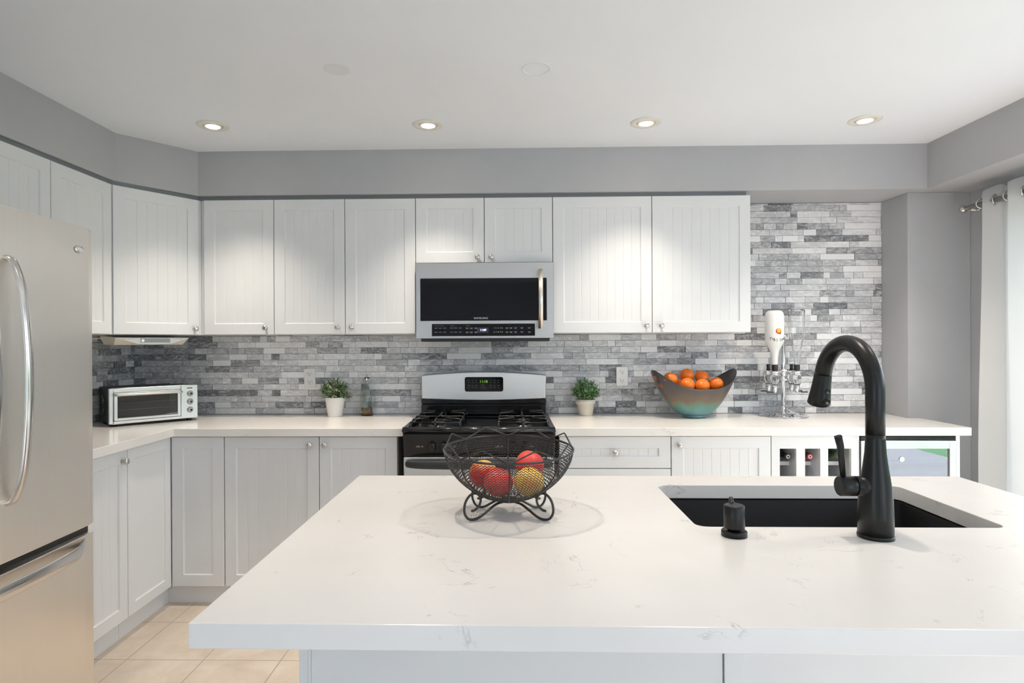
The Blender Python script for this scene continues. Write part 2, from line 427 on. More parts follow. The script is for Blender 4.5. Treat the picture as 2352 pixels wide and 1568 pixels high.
# ------------------------------------------------------------------ stone ledger backsplash
def stones(name, L, z0, z1, parent, place, tones=(.20, .32, .40, .46, .52, .56, .60, .64, .68, .72, .77, .83, .90), shade_to=0):
    """place(u, d, z): u along the wall, d out from it"""
    bm = bmesh.new(); tone = bm.faces.layers.float.new('tone'); sh = bm.faces.layers.float_vector.new('shift')
    H = .0365; nrow = int((z1-z0)/H)+1
    def quad(ps, t, s, mi=0):
        f = bm.faces.new([bm.verts.new(p) for p in ps]); f[tone] = t; f[sh] = s; f.material_index = mi
    for r in range(nrow):
        za = z0+r*H; zb = min(za+H-.0006, z1)
        if zb-za < .004: continue
        u = -random.uniform(0, .2)
        blk = random.random()
        while u < L:
            wdt = random.choice((.045, .06, .08, .10, .12, .13, .15, .18, .22))*random.uniform(.85, 1.15)
            a, b = max(0, u), min(L, u+wdt-.0006); u += wdt
            if b-a < .006: continue
            t = random.choice(tones)+random.uniform(-.05, .05)
            if shade_to and a < shade_to+random.uniform(-.12, .12): t *= .62  # shade of the left corner put into the strip tone
            s = (random.uniform(-40, 40), random.uniform(-40, 40), random.uniform(-40, 40))
            d = random.choice((.010, .011, .012, .014, .016))
            dd = [d+random.uniform(-.0012, .0012) for _ in range(4)]
            e = .0007
            F = [place(a+e, dd[0], za+e), place(b-e, dd[1], za+e), place(b-e, dd[2], zb-e), place(a+e, dd[3], zb-e)]
            B = [place(a, .005, za), place(b, .005, za), place(b, .005, zb), place(a, .005, zb)]
            quad(F, t, s)
            for i in range(4): quad([B[i], B[(i+1) % 4], F[(i+1) % 4], F[i]], t, s)
    ps = [place(0, .006, z0), place(L, .006, z0), place(L, .006, z1), place(0, .006, z1)]
    quad(ps, 0, (0, 0, 0), 1)
    bmesh.ops.recalc_face_normals(bm, faces=bm.faces)
    me = bpy.data.meshes.new(name); bm.to_mesh(me); bm.free(); me.materials.append(STONE); me.materials.append(GROUT)
    o = bpy.data.objects.new(name, me); COL.objects.link(o); o.parent = parent; o['kind'] = 'structure'
    return o
stones('stone_backsplash', 2.2155-(XL+.008), .912, ZS-.002, wb, lambda u, d, z: (XL+.008+u, YB-d, z), shade_to=.38)
stones('stone_backsplash', 1.50, .912, 1.40, wl, lambda u, d, z: (XL+d, 2.198+u, z), (.16, .28, .36, .44, .5, .56, .62, .7))  # darker tone list carries the corner shade on this wall

# ------------------------------------------------------------------ cabinets
def door_mesh(x0, x1, z0, z1, y, st=.058, grooves=True, th=.019):
    """shaker door with bead-board panel, front face at y, looking towards -y"""
    m = MB(); g = .0019; x0 += g; x1 -= g; z0 += g; z1 -= g; yb = y+th
    ch, dp = .006, .007
    def ring(a, yy): return [m.v((x0+a, yy, z0+a)), m.v((x1-a, yy, z0+a)), m.v((x1-a, yy, z1-a)), m.v((x0+a, yy, z1-a))]
    r = [ring(0, yb), ring(0, y+.0015), ring(.0015, y), ring(st, y), ring(st+ch*.35, y+dp*.8), ring(st+ch, y+dp)]
    for a, b in zip(r, r[1:]):
        for i in range(4): m.face([a[i], a[(i+1) % 4], b[(i+1) % 4], b[i]])
    m.face(r[0][::-1])
    X0, X1, Z0, Z1 = x0+st+ch, x1-st-ch, z0+st+ch, z1-st-ch
    yy = y+dp
    prof = [(X0, yy)]
    if grooves:
        n = max(2, round((X1-X0)/.048))
        for k in range(1, n):
            c = X0+(X1-X0)*k/n
            prof += [(c-.0020, yy), (c-.0004, yy+.0014), (c+.0004, yy+.0014), (c+.0020, yy)]
    prof.append((X1, yy))
    A = [m.v((x, q, Z0)) for x, q in prof]; B = [m.v((x, q, Z1)) for x, q in prof]
    for i in range(len(prof)-1): m.face([A[i], A[i+1], B[i+1], B[i]])
    return m
def knob(x, y, z, parent):
    m = MB()
    m.lathe([(.0075, 0), (.006, -.004), (.005, -.012), (.012, -.016), (.0145, -.021), (.0145, -.025), (.011, -.029), (.004, -.0305)], (x, y, z), 'y', 24)
    return m.obj('knob', NICKEL, parent)
DOORC = {}
def put_door(par, x0, x1, z0, z1, y, kn=None, name='door', st=.058, grooves=True, lab=None):
    d = door_mesh(x0, x1, z0, z1, y, st, grooves).obj(name, WHITE, par)
    if kn: knob(kn[0], y, kn[1], d)
    return d
BASE_G, WALL_G = 'white base cabinets', 'white wall cabinets'
def wall_cab(label, loc, rz, wdt, depth, z0, z1, doors, outline=None, st=.058):
    t = thing('wall_cabinet', label, 'cabinet', (loc[0], loc[1], 0), rz, WALL_G)
    m = MB()
    if outline: m.prism(outline, z0, z1)
    else: m.box(.0008, wdt-.0008, .021, depth, z0, z1)
    m.obj('carcass', WHITE, t)
    for (a, b, c, d, kn) in doors: put_door(t, a, b, c, d, 0, kn, st=st)
    return t
ZU, ZT, YU = 1.3898, 2.1425, 3.3745
D = YB-.02-YU
wall_cab('single-door white wall cabinet just right of the diagonal corner cabinet', (-1.7290, YU), 0, .4171, D, ZU, ZT, [(.0214, .4171, ZU, ZT, (.372, 1.427))])
wall_cab('two-door white wall cabinet above the variegated plant, left of the microwave', (-1.3118, YU), 0, .7918, D, ZU, ZT, [(0, .3975, ZU, ZT, (.359, 1.429)), (.3975, .7918, ZU, ZT, (.437, 1.429))])
wall_cab('short two-door white wall cabinet directly above the microwave', (-.52, YU), 0, .7587, D, 1.7805, ZT, [(0, .3815, 1.7805, ZT, (.344, 1.811)), (.3815, .7587, 1.7805, ZT, (.419, 1.811))])
wall_cab('widest two-door white wall cabinet, right of the microwave beside the tall stone strip', (.2387, YU), 0, 1.0834, D, ZU, ZT, [(0, .5448, ZU, ZT, (.510, 1.429)), (.5448, 1.0834, ZU, ZT, (.591, 1.429))])
# diagonal corner
ang = math.atan2(3.3745-3.016, -1.7315+1.99); dl = math.hypot(3.3745-3.016, -1.7315+1.99)
def to_loc(px, py):
    dx, dy = px+1.99, py-3.016
    return (dx*math.cos(ang)+dy*math.sin(ang), -dx*math.sin(ang)+dy*math.cos(ang))
ox, oy = .021*math.sin(ang), -.021*math.cos(ang)
outl = [to_loc(*p) for p in ((-2.28, 3.018), (-1.99-ox*.6, 3.018), (-1.731, 3.3745+.022), (-1.731, 3.67), (-2.28, 3.67))]
wall_cab('diagonal corner white wall cabinet above the toaster oven', (-1.99, 3.016), ang, dl, .3, ZU, ZT, [(.004, dl-.002, ZU, ZT, (dl-.031, 1.425))], outline=outl)
# left run, doors face +x
wall_cab('white wall cabinet on the left wall next to the diagonal corner one', (-1.99, 2.6121), PI/2, .402, .29, ZU, ZT, [(0, .402, ZU, ZT, (.031, 1.427))])
wall_cab('leftmost white wall cabinet, partly hidden behind the refrigerator', (-1.99, 2.18), PI/2, .4315, .29, ZU, ZT, [(0, .4315, ZU, ZT, (.04, 1.427))])

def base_cab(label, loc, rz, wdt, depth, doors, kick=True, st=.058):
    t = thing('base_cabinet', label, 'cabinet', (loc[0], loc[1], 0), rz, BASE_G)
    MB().box(.0008, wdt-.0008, .021, depth, .098, .868).obj('carcass', WHITE, t)
    if kick: MB().box(.0008, wdt-.0008, .045, .06, 0, .0975).obj('toe_kick', WHITE, t)
    for (a, b, c, d, kn, nm) in doors: put_door(t, a, b, c, d, 0, kn, nm, st)
    return t
YD = 3.085; DZ0, DZB = .866, .100
base_cab('double-door white base cabinet below the variegated plant, left of the stove', (-1.4598, YD), 0, .8876, .59,
         [(0, .4875, DZB, DZ0, (.443, .824), 'door'), (.4875, .8876, DZB, DZ0, (.520, .824), 'door')])
base_cab('white drawer cabinet right of the stove with beaded drawer fronts', (.2455, YD), 0, .5620, .59,
         [(0, .5620, .7035, DZ0, (.281, .785), 'drawer'), (0, .5620, .40, .7035, (.281, .55), 'drawer'), (0, .5620, DZB, .40, (.281, .25), 'drawer')])
base_cab('single-door white base cabinet between the drawer cabinet and the wine rack', (.8085, YD), 0, .4975, .59,
         [(0, .4975, DZB, DZ0, (.038, .824), 'door')])
base_cab('white base cabinet beside the refrigerator, its one door edged by a round knob', (-1.735, 2.205), PI/2, .5254, .55,
         [(0, .5254, DZB, DZ0, (.486, .8169), 'door')])
# corner unit with two hinged leaves at right angles
t = thing('base_cabinet', 'corner white base cabinet with two door leaves meeting at the inside corner', 'cabinet', (-1.735, 3.085, 0), 0, BASE_G)
MB().prism([(-.55, -.3538), (-.021, -.3538), (-.021, .021), (.2744, .021), (.2744, .59), (-.55, .59)], .098, .868).obj('carcass', WHITE, t)
MB().prism([(-.06, -.3538), (-.045, -.3538), (-.045, .045), (.2744, .045), (.2744, .06), (-.06, .06)], 0, .0975).obj('toe_kick', WHITE, t)
put_door(t, .0012, .2744, DZB, DZ0, 0, None, grooves=False)
a = door_mesh(-.3538, -.0012, DZB, DZ0, 0, .05, False)
for v in a.bm.verts: v.co = Vector((-v.co.y, v.co.x, v.co.z))
a.obj('door', WHITE, t)
# wine rack unit
t = thing('wine_rack', 'white built-in wine rack with square openings under the right countertop', 'wine rack', (1.3073, 3.085, 0))
W = .4340
holes = [(.0412, .1231), (.1663, .2416), (.2804, .3943)]
m = MB(); xs = [0]+[q for h in holes for q in h]+[W]
for i in range(0, len(xs), 2): m.box(xs[i]+(.0005 if i == 0 else 0), xs[i+1], 0, .02, .098, .866)
for a, b in holes:
    for z0, z1 in ((.8027, .866), (.545, .60), (.30, .345), (.098, .14)): m.box(a, b, 0, .02, z0, z1)
m.obj('face_frame', WHITE, t)
m = MB(); m.box(.001, .018, .021, .55, .098, .866); m.box(W-.018, W-.001, .021, .55, .098, .866)
m.box(.135, .150, .021, .5, .098, .866); m.box(.2437, .2493, .021, .5, .098, .866)
m.box(.018, W-.018, .021, .55, .848, .866); m.box(.018, W-.018, .021, .55, .098, .112)
m.obj('carcass', WHITE, t)
MB().box(.018, W-.018, .55, .56, .098, .866).obj('back_panel', DARKI, t)
for z in (.560, .70):
    m = MB()
    for a, b in ((.019, .134), (.151, .243), (.251, W-.019)):
        MB().box(a, b, .10, .14, z, z+.02).obj('bottle_rail', WHITE, t); MB().box(a, b, .40, .43, z, z+.02).obj('bottle_rail', WHITE, t)
MB().box(.0008, W-.0008, .045, .06, 0, .0975).obj('toe_kick', WHITE, t)
def wine_bottle(label, x, z, cap, ring, body, y=3.115):
    t = thing('wine_bottle', label, 'bottle', (x, y, z), 0, 'wine bottles lying in the rack')
    m = MB().lathe([(.0145, .05), (.0145, .08), (.019, .105), (.033, .13), (.0365, .15), (.0365, .29), (.033, .30)], (0, 0, 0), 'y', 24)
    m.obj('bottle_body', body, t)
    m = MB().lathe([(.012, -.001), (.0155, .001), (.0165, .006), (.0155, .010), (.0150, .0495)], (0, 0, 0), 'y', 24)
    m.obj('capsule', cap, t)
    if ring: MB().lathe([(.0105, -.0015), (.0105, -.0022), (.0055, -.0022), (.0055, -.0015)], (0, 0, 0), 'y', 24, False, False).obj('cap_ring', ring, t)
BK = plain('dark_bottle_glass', (.01, .014, .010, 1), .08); GB = plain('green_bottle_glass', (.05, .10, .04, 1), .08)
SILV = plain('silver_print', srgb(180, 182, 186), .3, .6)
wine_bottle('black-capped wine bottle with silver ring in the leftmost rack opening', 1.4035, .757, BLACKP, SILV, BK)
wine_bottle('red-capped wine bottle with pink ring in the middle rack opening', 1.513, .757, plain('red_foil', srgb(120, 30, 38), .35), plain('pink_ring', srgb(240, 170, 175), .5), BK)
wine_bottle('black-capped wine bottle with thin ring left in the rightmost rack opening', 1.5945, .757, BLACKP, SILV, BK, 3.125)
wine_bottle('pale green-capped wine bottle in the rightmost rack opening', 1.673, .757, plain('pale_green_foil', srgb(205, 222, 170), .4), None, GB)
# end panel right of the wine cooler
tag(MB().box(2.2165, 2.2365, YD, 3.44, 0, .868).obj('end_panel', WHITE, bev=.001), 'narrow white end panel closing the right cabinet run', 'panel')

# wine cooler
t = thing('wine_cooler', 'under-counter wine cooler with stainless door frame and glass', 'wine cooler', (1.7440, 3.075, 0))
W = .470
m = MB(); m.box(.001, W-.001, .03, .58, .03, .045); m.box(.001, W-.001, .03, .58, .85, .866); m.box(.001, .02, .03, .58, .045, .85); m.box(W-.02, W-.001, .03, .58, .045, .85); m.box(.02, W-.02, .56, .58, .045, .85)
m.obj('body', BLACKP, t)
MB().box(.001, W-.001, 0.004, .029, .846, .866).obj('top_grille', BLACKE, t, bev=.004)
m = MB(); m.box(.002, .030, 0, .028, .06, .843); m.box(W-.034, W-.002, 0, .028, .06, .843); m.box(.030, W-.034, 0, .028, .8035, .843); m.box(.030, W-.034, 0, .028, .06, .10)
dr = m.obj('door', STEELR, t, bev=.0015)
MB().box(.030, W-.034, .008, .014, .10, .8035).obj('door_pane', SMOKE, dr)
for z in (.72, .60, .48, .36, .24):
    m = MB()
    for k in range(9): m.tube([(.04+k*.048, .05, z), (.04+k*.048, .5, z)], .0025, 6)
    m.box(.022, W-.022, .045, .055, z-.012, z+.012)
    m.obj('shelf', STEELR, t)
MB().lathe([(.013, 0), (.013, -.002), (.011, -.003)], (.205, .0075, .750), 'y', 24).obj('white_disc', WHITEP, dr)  # small plain white disc on the glass
m = MB()
for x in (.05, W-.05):
    for y in (.08, .52): MB().lathe([(.018, 0), (.018, .03)], (x, y, 0), n=12).obj('foot', BLACKP, t)

# ------------------------------------------------------------------ countertops
m = MB().prism([(XL+.002, 2.178), (-1.711, 2.178), (-1.711, 3.063), (-.5392, 3.063), (-.5392, YB-.002), (XL+.002, YB-.002)], .8695, .91)
tag(m.obj('countertop', QUARTZ, bev=.002), 'L-shaped white quartz countertop left of the stove, carrying the toaster oven', 'countertop')
m = MB().prism([(.2258, 3.063), (2.278, 3.063), (2.278, 3.444), (2.2145, 3.444), (2.2145, YB-.002), (.2258, YB-.002)], .8695, .91)
tag(m.obj('countertop', QUARTZ, bev=.002), 'straight white quartz countertop right of the stove, carrying the orange bowl', 'countertop')

# island: everything built in one frame turned a little about (0, 1.03)
IR = -.0067
def isl(x, y):
    dx, dy = x, y-1.03
    return (math.cos(IR)*dx-math.sin(IR)*dy, 1.03+math.sin(IR)*dx+math.cos(IR)*dy)
def ring_slab(outer, inner, z0, z1):
    m = MB()
    for z in (z0, z1):
        es = []
        for lp in (outer, inner):
            vs = [m.v((x, y, z)) for x, y in lp]
            es += [m.bm.edges.new((vs[i], vs[(i+1) % len(vs)])) for i in range(len(vs))]
        bmesh.ops.triangle_fill(m.bm, use_beauty=True, use_dissolve=False, edges=es)
    for lp in (outer, inner):
        n = len(lp)
        a = [m.v((x, y, z0)) for x, y in lp]; b = [m.v((x, y, z1)) for x, y in lp]
        for i in range(n): m.face([a[i], a[(i+1) % n], b[(i+1) % n], b[i]])
    return m
SX0, SX1, SY0, SY1 = .4323, 1.1417, 1.4343, 1.8478
m = ring_slab([(-.4981, .928), (1.4103, .928), (1.4103, 1.9746), (-.4981, 1.9746)], rrect(SX0, SX1, SY0, SY1, .028), .87, .91)
top = m.obj('countertop', QUARTZ, bev=.0018)
def place_isl(o, x=0, y=0, z=0):
    p = isl(x, y); o.location = (p[0], p[1], z); o.rotation_euler = (0, 0, IR); return o
place_isl(top)
tag(top, 'white quartz island countertop with the sink cut into it, nearest the camera', 'countertop')
t = thing('kitchen_island', 'white panelled island base under the nearest quartz countertop', 'kitchen island')
place_isl(t)
m = MB()
m.box(-.40, 1.34, 1.212, 1.228, .0, .869); m.box(-.4225, -.405, 1.2, 1.94, 0, .869); m.box(1.34, 1.36, 1.2, 1.94, 0, .869); m.box(-.405, 1.34, 1.92, 1.94, 0, .869)
m.obj('carcass', WHITE, t)
m = MB(); m.box(-.405, -.400, 1.2, 1.212, 0, .869)
m.box(-.400, .412, 1.204, 1.212, .0, .869)
m.obj('left_panel', WHITE, t, bev=.001)
m = MB(); m.box(.4145, .452, 1.2, 1.212, 0, .869); m.box(.452, 1.34, 1.204, 1.212, 0, .869)
m.obj('right_panel', WHITE, t, bev=.001)
# sink
t = thing('sink', 'black undermount sink set in the island countertop', 'sink'); place_isl(t)
def rr(a, z): return [(x, y, z) for x, y in rrect(SX0-a, SX1+a, SY0-a, SY1+a, max(.02, .03+a))]
m = MB().loft([rr(.02, .8655), rr(.006, .8655), rr(.004, .862), rr(.0, .70), rr(-.02, .675), rr(-.06, .668)], False, True)
o = m.obj('basin', SINKM, t); s_ = o.modifiers.new('solid', 'SOLIDIFY'); s_.thickness = .003; s_.offset = 1
MB().lathe([(.045, .002), (.040, .004), (.020, .001)], (.787, 1.64, .668), n=32).obj('drain', NICKEL, t)

# ------------------------------------------------------------------ faucet
fx, fy = .7985, 1.362
t = thing('faucet', 'matte black pull-down kitchen faucet standing behind the sink edge', 'faucet', isl(fx, fy)+(.91,))
MB().lathe([(.0365, 0), (.0365, .006), (.0355, .008)], n=48).obj('base_ring', MATTEB, t)
MB().lathe([(.0352, .008), (.0352, .05), (.0335, .085), (.0300, .12), (.0250, .155), (.0212, .185), (.0196, .215), (.0196, .222), (.0188, .2225), (.0188, .2245), (.0194, .225)], n=48).obj('body', MATTEB, t)
dx, dy = -.04, .999
R0 = .105; zc = .320
path = [(0, 0, .225), (0, 0, .29), (0, 0, zc)]
for k in range(1, 29):
    a = R(165*k/28); q = R0*(1-math.cos(a)); path.append((dx*q, dy*q, zc+R0*math.sin(a)))
MB().tube(path, [.0192+.0008*max(0, i-14)/17 for i in range(len(path))], 24).obj('spout', MATTEB, t)
e = Vector(path[-1]); d_ = Vector((dx*.259, dy*.259, -.966)).normalized()
e2 = e
hp = [e, e+d_*.001, e+d_*.02, e+d_*.04, e+d_*.06, e+d_*.078, e+d_*.082]
head = MB().tube(hp, [.0200, .0202, .0215, .0230, .0252, .0275, .0240], 28).obj('spray_head', MATTEB, t)
nrm = Vector((.22, -.84, -.5)).normalized()
for k, s_, ro in ((.034, .0075, .0225), (.060, .0095, .025)):
    c = e2+d_*k+nrm*(ro-.001)
    m = MB(); m.tube([c-nrm*.004, c+nrm*.004], s_, 16); b_ = m.obj('button', MATTEB, head)
    m = MB()
    for i in range(3):
        u_ = nrm.cross(Vector((0, 0, 1)))
        p = c+nrm*.0045+u_*(i-1)*.0028
        if k < .05 and i == 1: continue
        m.tube([p+Vector((0, 0, -.003)), p+Vector((0, 0, .003))], .0006, 6)
    m.obj('button_mark', PRINT, b_)
# lever and its hub
m = MB(); m.tube([(0, 0, .112), (-.045, 0, .112)], .0215, 28); m.obj('hub', MATTEB, t)
m = MB(); m.tube([(-.0465, 0, .112), (-.0475, 0, .112), (-.078, 0, .112), (-.080, 0, .112)], [.0205, .0215, .0215, .0200], 28); hub = m.obj('handle_cap', MATTEB, t)
m = MB(); m.tube([(-.070, 0, .131), (-.076, .0, .20), (-.081, 0, .222), (-.0812, 0, .2225)], [.0055, .0074, .0082, .006], 16); m.obj('lever', MATTEB, hub)
# soap dispenser
t = thing('soap_dispenser', 'matte black soap pump set in the island left of the faucet', 'soap dispenser', isl(.4935, 1.368)+(.91,))
MB().lathe([(.0275, 0), (.0275, .010), (.0265, .012), (.012, .012)], n=40).obj('base_ring', MATTEB, t)
MB().lathe([(.014, .012), (.014, .018), (.0220, .018), (.0225, .019), (.0222, .066), (.0200, .0685)], n=40).obj('pump_head', MATTEB, t)
MB().tube([(.0, .010, .060), (.003, .024, .0685), (.006, .036, .073), (.008, .045, .071)], [.0065, .006, .005, .004], 12).obj('nozzle', MATTEB, t)

# ------------------------------------------------------------------ refrigerator (front looks towards +x)
t = thing('refrigerator', 'stainless steel french-door refrigerator at the left edge', 'refrigerator', (-1.5, 1.268, 0), PI/2)
FW = .905
MB().box(.004, FW-.004, .075, .79, .02, 1.735).obj('body', plain('grey_appliance_side', srgb(95, 95, 97), .5), t, bev=.005)
def bowed(x0, x1, b, yb=.07, n=16, r=.006):
    out = []
    for k in range(n+1):
        u = k/n; x = x0+(x1-x0)*u; xx = x/FW
        y = -b*(1-(2*xx-1)**2)
        if k == 0 or k == n: y += r
        out.append((x, y))
    return out+[(x1, yb), (x0, yb)]
for a, b, hx in ((.001, FW/2-.0015, .40), (FW/2+.0015, FW-.001, .512)):
    d_ = MB().prism(bowed(a, b, .010), .697, 1.752).obj('door', STEELV, t, bev=.003)
    pts = bez([(hx, -.008, 1.600), (hx, -.030, 1.585), (hx, -.058, 1.50), (hx, -.072, 1.36), (hx, -.076, 1.235), (hx, -.072, 1.11), (hx, -.058, .97), (hx, -.030, .885), (hx, -.008, .870)], 6)
    rings = []
    for i, p in enumerate(pts):
        tt = (pts[min(i+1, len(pts)-1)]-pts[max(i-1, 0)]).normalized(); n_ = Vector((0, tt.z, -tt.y))
        rings.append([p+Vector((1, 0, 0))*.015*math.cos(2*PI*k/16)+n_*.008*math.sin(2*PI*k/16) for k in range(16)])
    MB().loft(rings).obj('handle', POLISH, d_)
    if hx > .45:
        MB().lathe([(.020, -.0012), (.019, -.004), (.012, -.0055)], (0, 0, 0), 'y', 32).obj('badge', CHROME, d_).location = (.8225, -.0045, 1.670)
        bd = [x for x in bpy.data.objects if x.name.startswith('badge')][-1]; bd.scale = (1.1, 1, .62)
MB().box(.01, FW-.01, .02, .074, .668, .699).obj('gasket', BLACKP, t)
d_ = MB().prism(bowed(.001, FW-.001, .010), .07, .668).obj('freezer_drawer', STEELV, t, bev=.003)
pts = bez([(.05, -.008, .640), (.075, -.030, .642), (.16, -.058, .642), (.30, -.070, .642), (.4525, -.074, .642), (.60, -.070, .642), (.735, -.054, .642), (.805, -.026, .642), (.838, -.006, .640)], 6)
rings = []
for i, p in enumerate(pts):
    tt = (pts[min(i+1, len(pts)-1)]-pts[max(i-1, 0)]).normalized(); n_ = Vector((-tt.y, tt.x, 0))
    rings.append([p+Vector((0, 0, 1))*.022*math.cos(2*PI*k/16)+n_*.009*math.sin(2*PI*k/16) for k in range(16)])
MB().loft(rings).obj('handle', POLISH, d_)
MB().box(.02, FW-.02, .03, .07, .0, .068).obj('toe_grille', BLACKP, t)

# ------------------------------------------------------------------ microwave
t = thing('microwave', 'over-the-range stainless microwave with black glass door', 'microwave', (-.5136, 3.34, 1.3645))
W, H = .7525, .4125
MB().box(.004, W-.004, .03, .345, .002, H-.002).obj('case', plain('dark_case', srgb(70, 70, 72), .4, .3), t)
MB().box(.025, W-.02, .012, .34, -.018, .0015).obj('vent_base', BLACKP, t, bev=.004)
m = MB(); X0, X1, Z0, Z1 = .0235, .7165, .0955, .3285
fr_ = MB().box(0, X0, 0, .03, 0, H).box(X1, W, 0, .03, 0, H).box(X0, X1, 0, .03, Z1, H).box(X0, X1, 0, .03, .079, Z0).box(X0, X1, 0, .03, 0, .012)
fr_.box(X0, .0865, 0, .03, .012, .079).box(.6515, X1, 0, .03, .012, .079)
dfr = fr_.obj('door_frame', STEELH, t)
MB().prism_y(rrect(X0+.0005, X1-.0005, Z0+.0005, Z1-.0005, .008), .001, .028).obj('door_glass', BLACKG, dfr)
cp = MB().prism_y(rrect(.0870, .6510, .0125, .0785, .005), -.0005, .028).obj('control_panel', BLACKG, t)
MB().box(.335, .398, -.0012, -.0006, .029, .058).obj('display', LCDB, cp)
text('11:09', .0155, (.368, -.0018, .044), LCDW, cp, 'clock_digits')
text('SAMSUNG', .0150, (.3560, -.0004, .109), PRINT, dfr, 'brand_lettering', sx=1.15)
text('1  2  3  4  5', .0105, (.4500, -.0009, .055), PRINT, cp, 'number_keys')
text('6  7  8  9  0', .0105, (.4500, -.0009, .033), PRINT, cp, 'number_keys')
m = MB()
for z in (.034, .056):
    for x in (.110, .133, .157, .195, .217, .242, .280, .303, .328, .498, .520, .545, .580, .620):
        MB().box(x-.008, x+.008, -.0008, -.0004, z-.0012, z+.0012).obj('key_legend', DIMP, cp)
        if x > .27: MB().box(x-.006, x+.006, -.0008, -.0004, z-.0050, z-.0028).obj('key_legend', DIMP, cp)
for x in (.112, .14, .20, .285): MB().box(x-.012, x+.012, -.0008, -.0004, .0675, .0685).obj('key_legend', DIMP, cp)
m = MB()
m.tube([(.682, -.038, .050), (.682, -.038, .372)], .0125, 20)
for z in (.075, .345): m.tube([(.682, 0, z), (.682, -.030, z)], .008, 12)
m.obj('handle', STEELV, dfr)

# ------------------------------------------------------------------ range
t = thing('gas_range', 'black and stainless gas stove between the two countertops', 'stove', (-.5342, 3.03, 0))
W = .755
MB().box(.003, W-.003, .05, .655, .09, .895).obj('body', BLACKE, t)
m = MB()                                                    # cooktop pan with raised rim
m.box(0, W, -.012, .60, .895, .903); m.box(0, .028, -.012, .60, .903, .922); m.box(W-.028, W, -.012, .60, .903, .922); m.box(.028, W-.028, .575, .60, .903, .922)
m.prism([(0, 0), (1, 0), (1, 1)], 0, 0) if False else None
m.box(.028, W-.028, 0, .035, .903, .918)
m.obj('cooktop', BLACKE, t, bev=.006, seg=3)
MB().tube([(-.001, -.004, .9065), (W+.001, -.004, .9065)], .0145, 24).obj('front_lip', BLACKE, t)
# front control panel
m = MB()
prof = [(-.012, .862), (-.014, .885), (-.006, .8945), (.05, .8945), (.05, .776), (.004, .776)]
m.loft([[(x, y, z) for y, z in prof] for x in (.001, W-.001)], True, True, True, False)
cpn = m.obj('control_panel', BLACKE, t, bev=.003)
for x in (.145, .205, .55, .61):
    k_ = MB(); k_.lathe([(.021, -.003), (.021, -.012), (.017, -.027), (.014, -.030)], (0, 0, 0), 'y', 28); k_.box(-.003, .003, -.036, -.028, -.015, .015)
    k_ = k_.obj('burner_knob', BLACKE, cpn); k_.location = (x, -.003, .822); k_.rotation_euler = (R(-8), 0, 0)
for x in (.105, .265, .50, .67):
    text('LITE - HI', .0095, (x-.02, -.0115, .826), PRINT, cpn, 'knob_legend', rot=(PI/2-R(8), 0, 0))
# oven door
m = MB(); m.box(.002, W-.002, 0, .045, .20, .772); od = m.obj('oven_door', STEELR, t, bev=.006)
MB().box(.11, W-.11, -.0015, .01, .33, .64).obj('oven_window', BLACKG, od)
pts = bez([(.022, -.004, .742), (.030, -.030, .742), (.12, -.050, .742), (W/2, -.058, .742), (W-.12, -.050, .742), (W-.030, -.030, .742), (W-.022, -.004, .742)], 8)
rings = []
for i, p in enumerate(pts):
    tt = (pts[min(i+1, len(pts)-1)]-pts[max(i-1, 0)]).normalized(); n_ = Vector((-tt.y, tt.x, 0))
    hh = .013+.008*math.sin(PI*i/(len(pts)-1))
    rings.append([p+Vector((0, 0, 1))*hh*math.cos(2*PI*k/16)+n_*.008*math.sin(2*PI*k/16) for k in range(16)])
MB().loft(rings).obj('door_handle', BLACKP, od)
MB().box(.002, W-.002, 0, .045, .05, .195).obj('drawer', STEELR, t, bev=.006)
# backguard
m = MB()
m.box(.008, W-.008, .575, .655, .896, .975)
m.box(.006, W-.006, .592, .655, .975, 1.005)
m.obj('back_riser', BLACKE, t, bev=.004)
out = []
n = 24
for k in range(n+1):
    u = k/n; out.append((.006+(W-.012)*u, 1.006-.010*math.sin(PI*u)+ .0))
for k in range(n+1):
    u = 1-k/n; out.append((.006+(W-.012)*u, 1.146+.021*math.sin(PI*u)**.8))
out[0] = (.010, 1.008); out[n] = (W-.010, 1.008)
m = MB(); m.prism_y(out, .585, .655)
bg = m.obj('backguard', STEELR, t, bev=.006, seg=3)
pn = MB().prism_y(rrect(.266, .494, 1.050, 1.1365, .012), .5825, .586).obj('clock_panel', BLACKG, bg)
text('11:10', .022, (.378, .5815, 1.109), LCDG, pn, 'clock_digits')
m = MB()
for x in (.289, .312, .334, .420, .443, .466):
    for z in (1.117, 1.104, 1.086, 1.073): MB().box(x-.006, x+.006, .5817, .5822, z-.001, z+.001).obj('key_legend', DIMP, pn)
for z in (1.090, 1.083, 1.076, 1.069): MB().box(.360, .360+.022+(1.09-z)*.8, .5817, .5822, z-.0006, z+.0006).obj('key_legend', DIMP, pn)
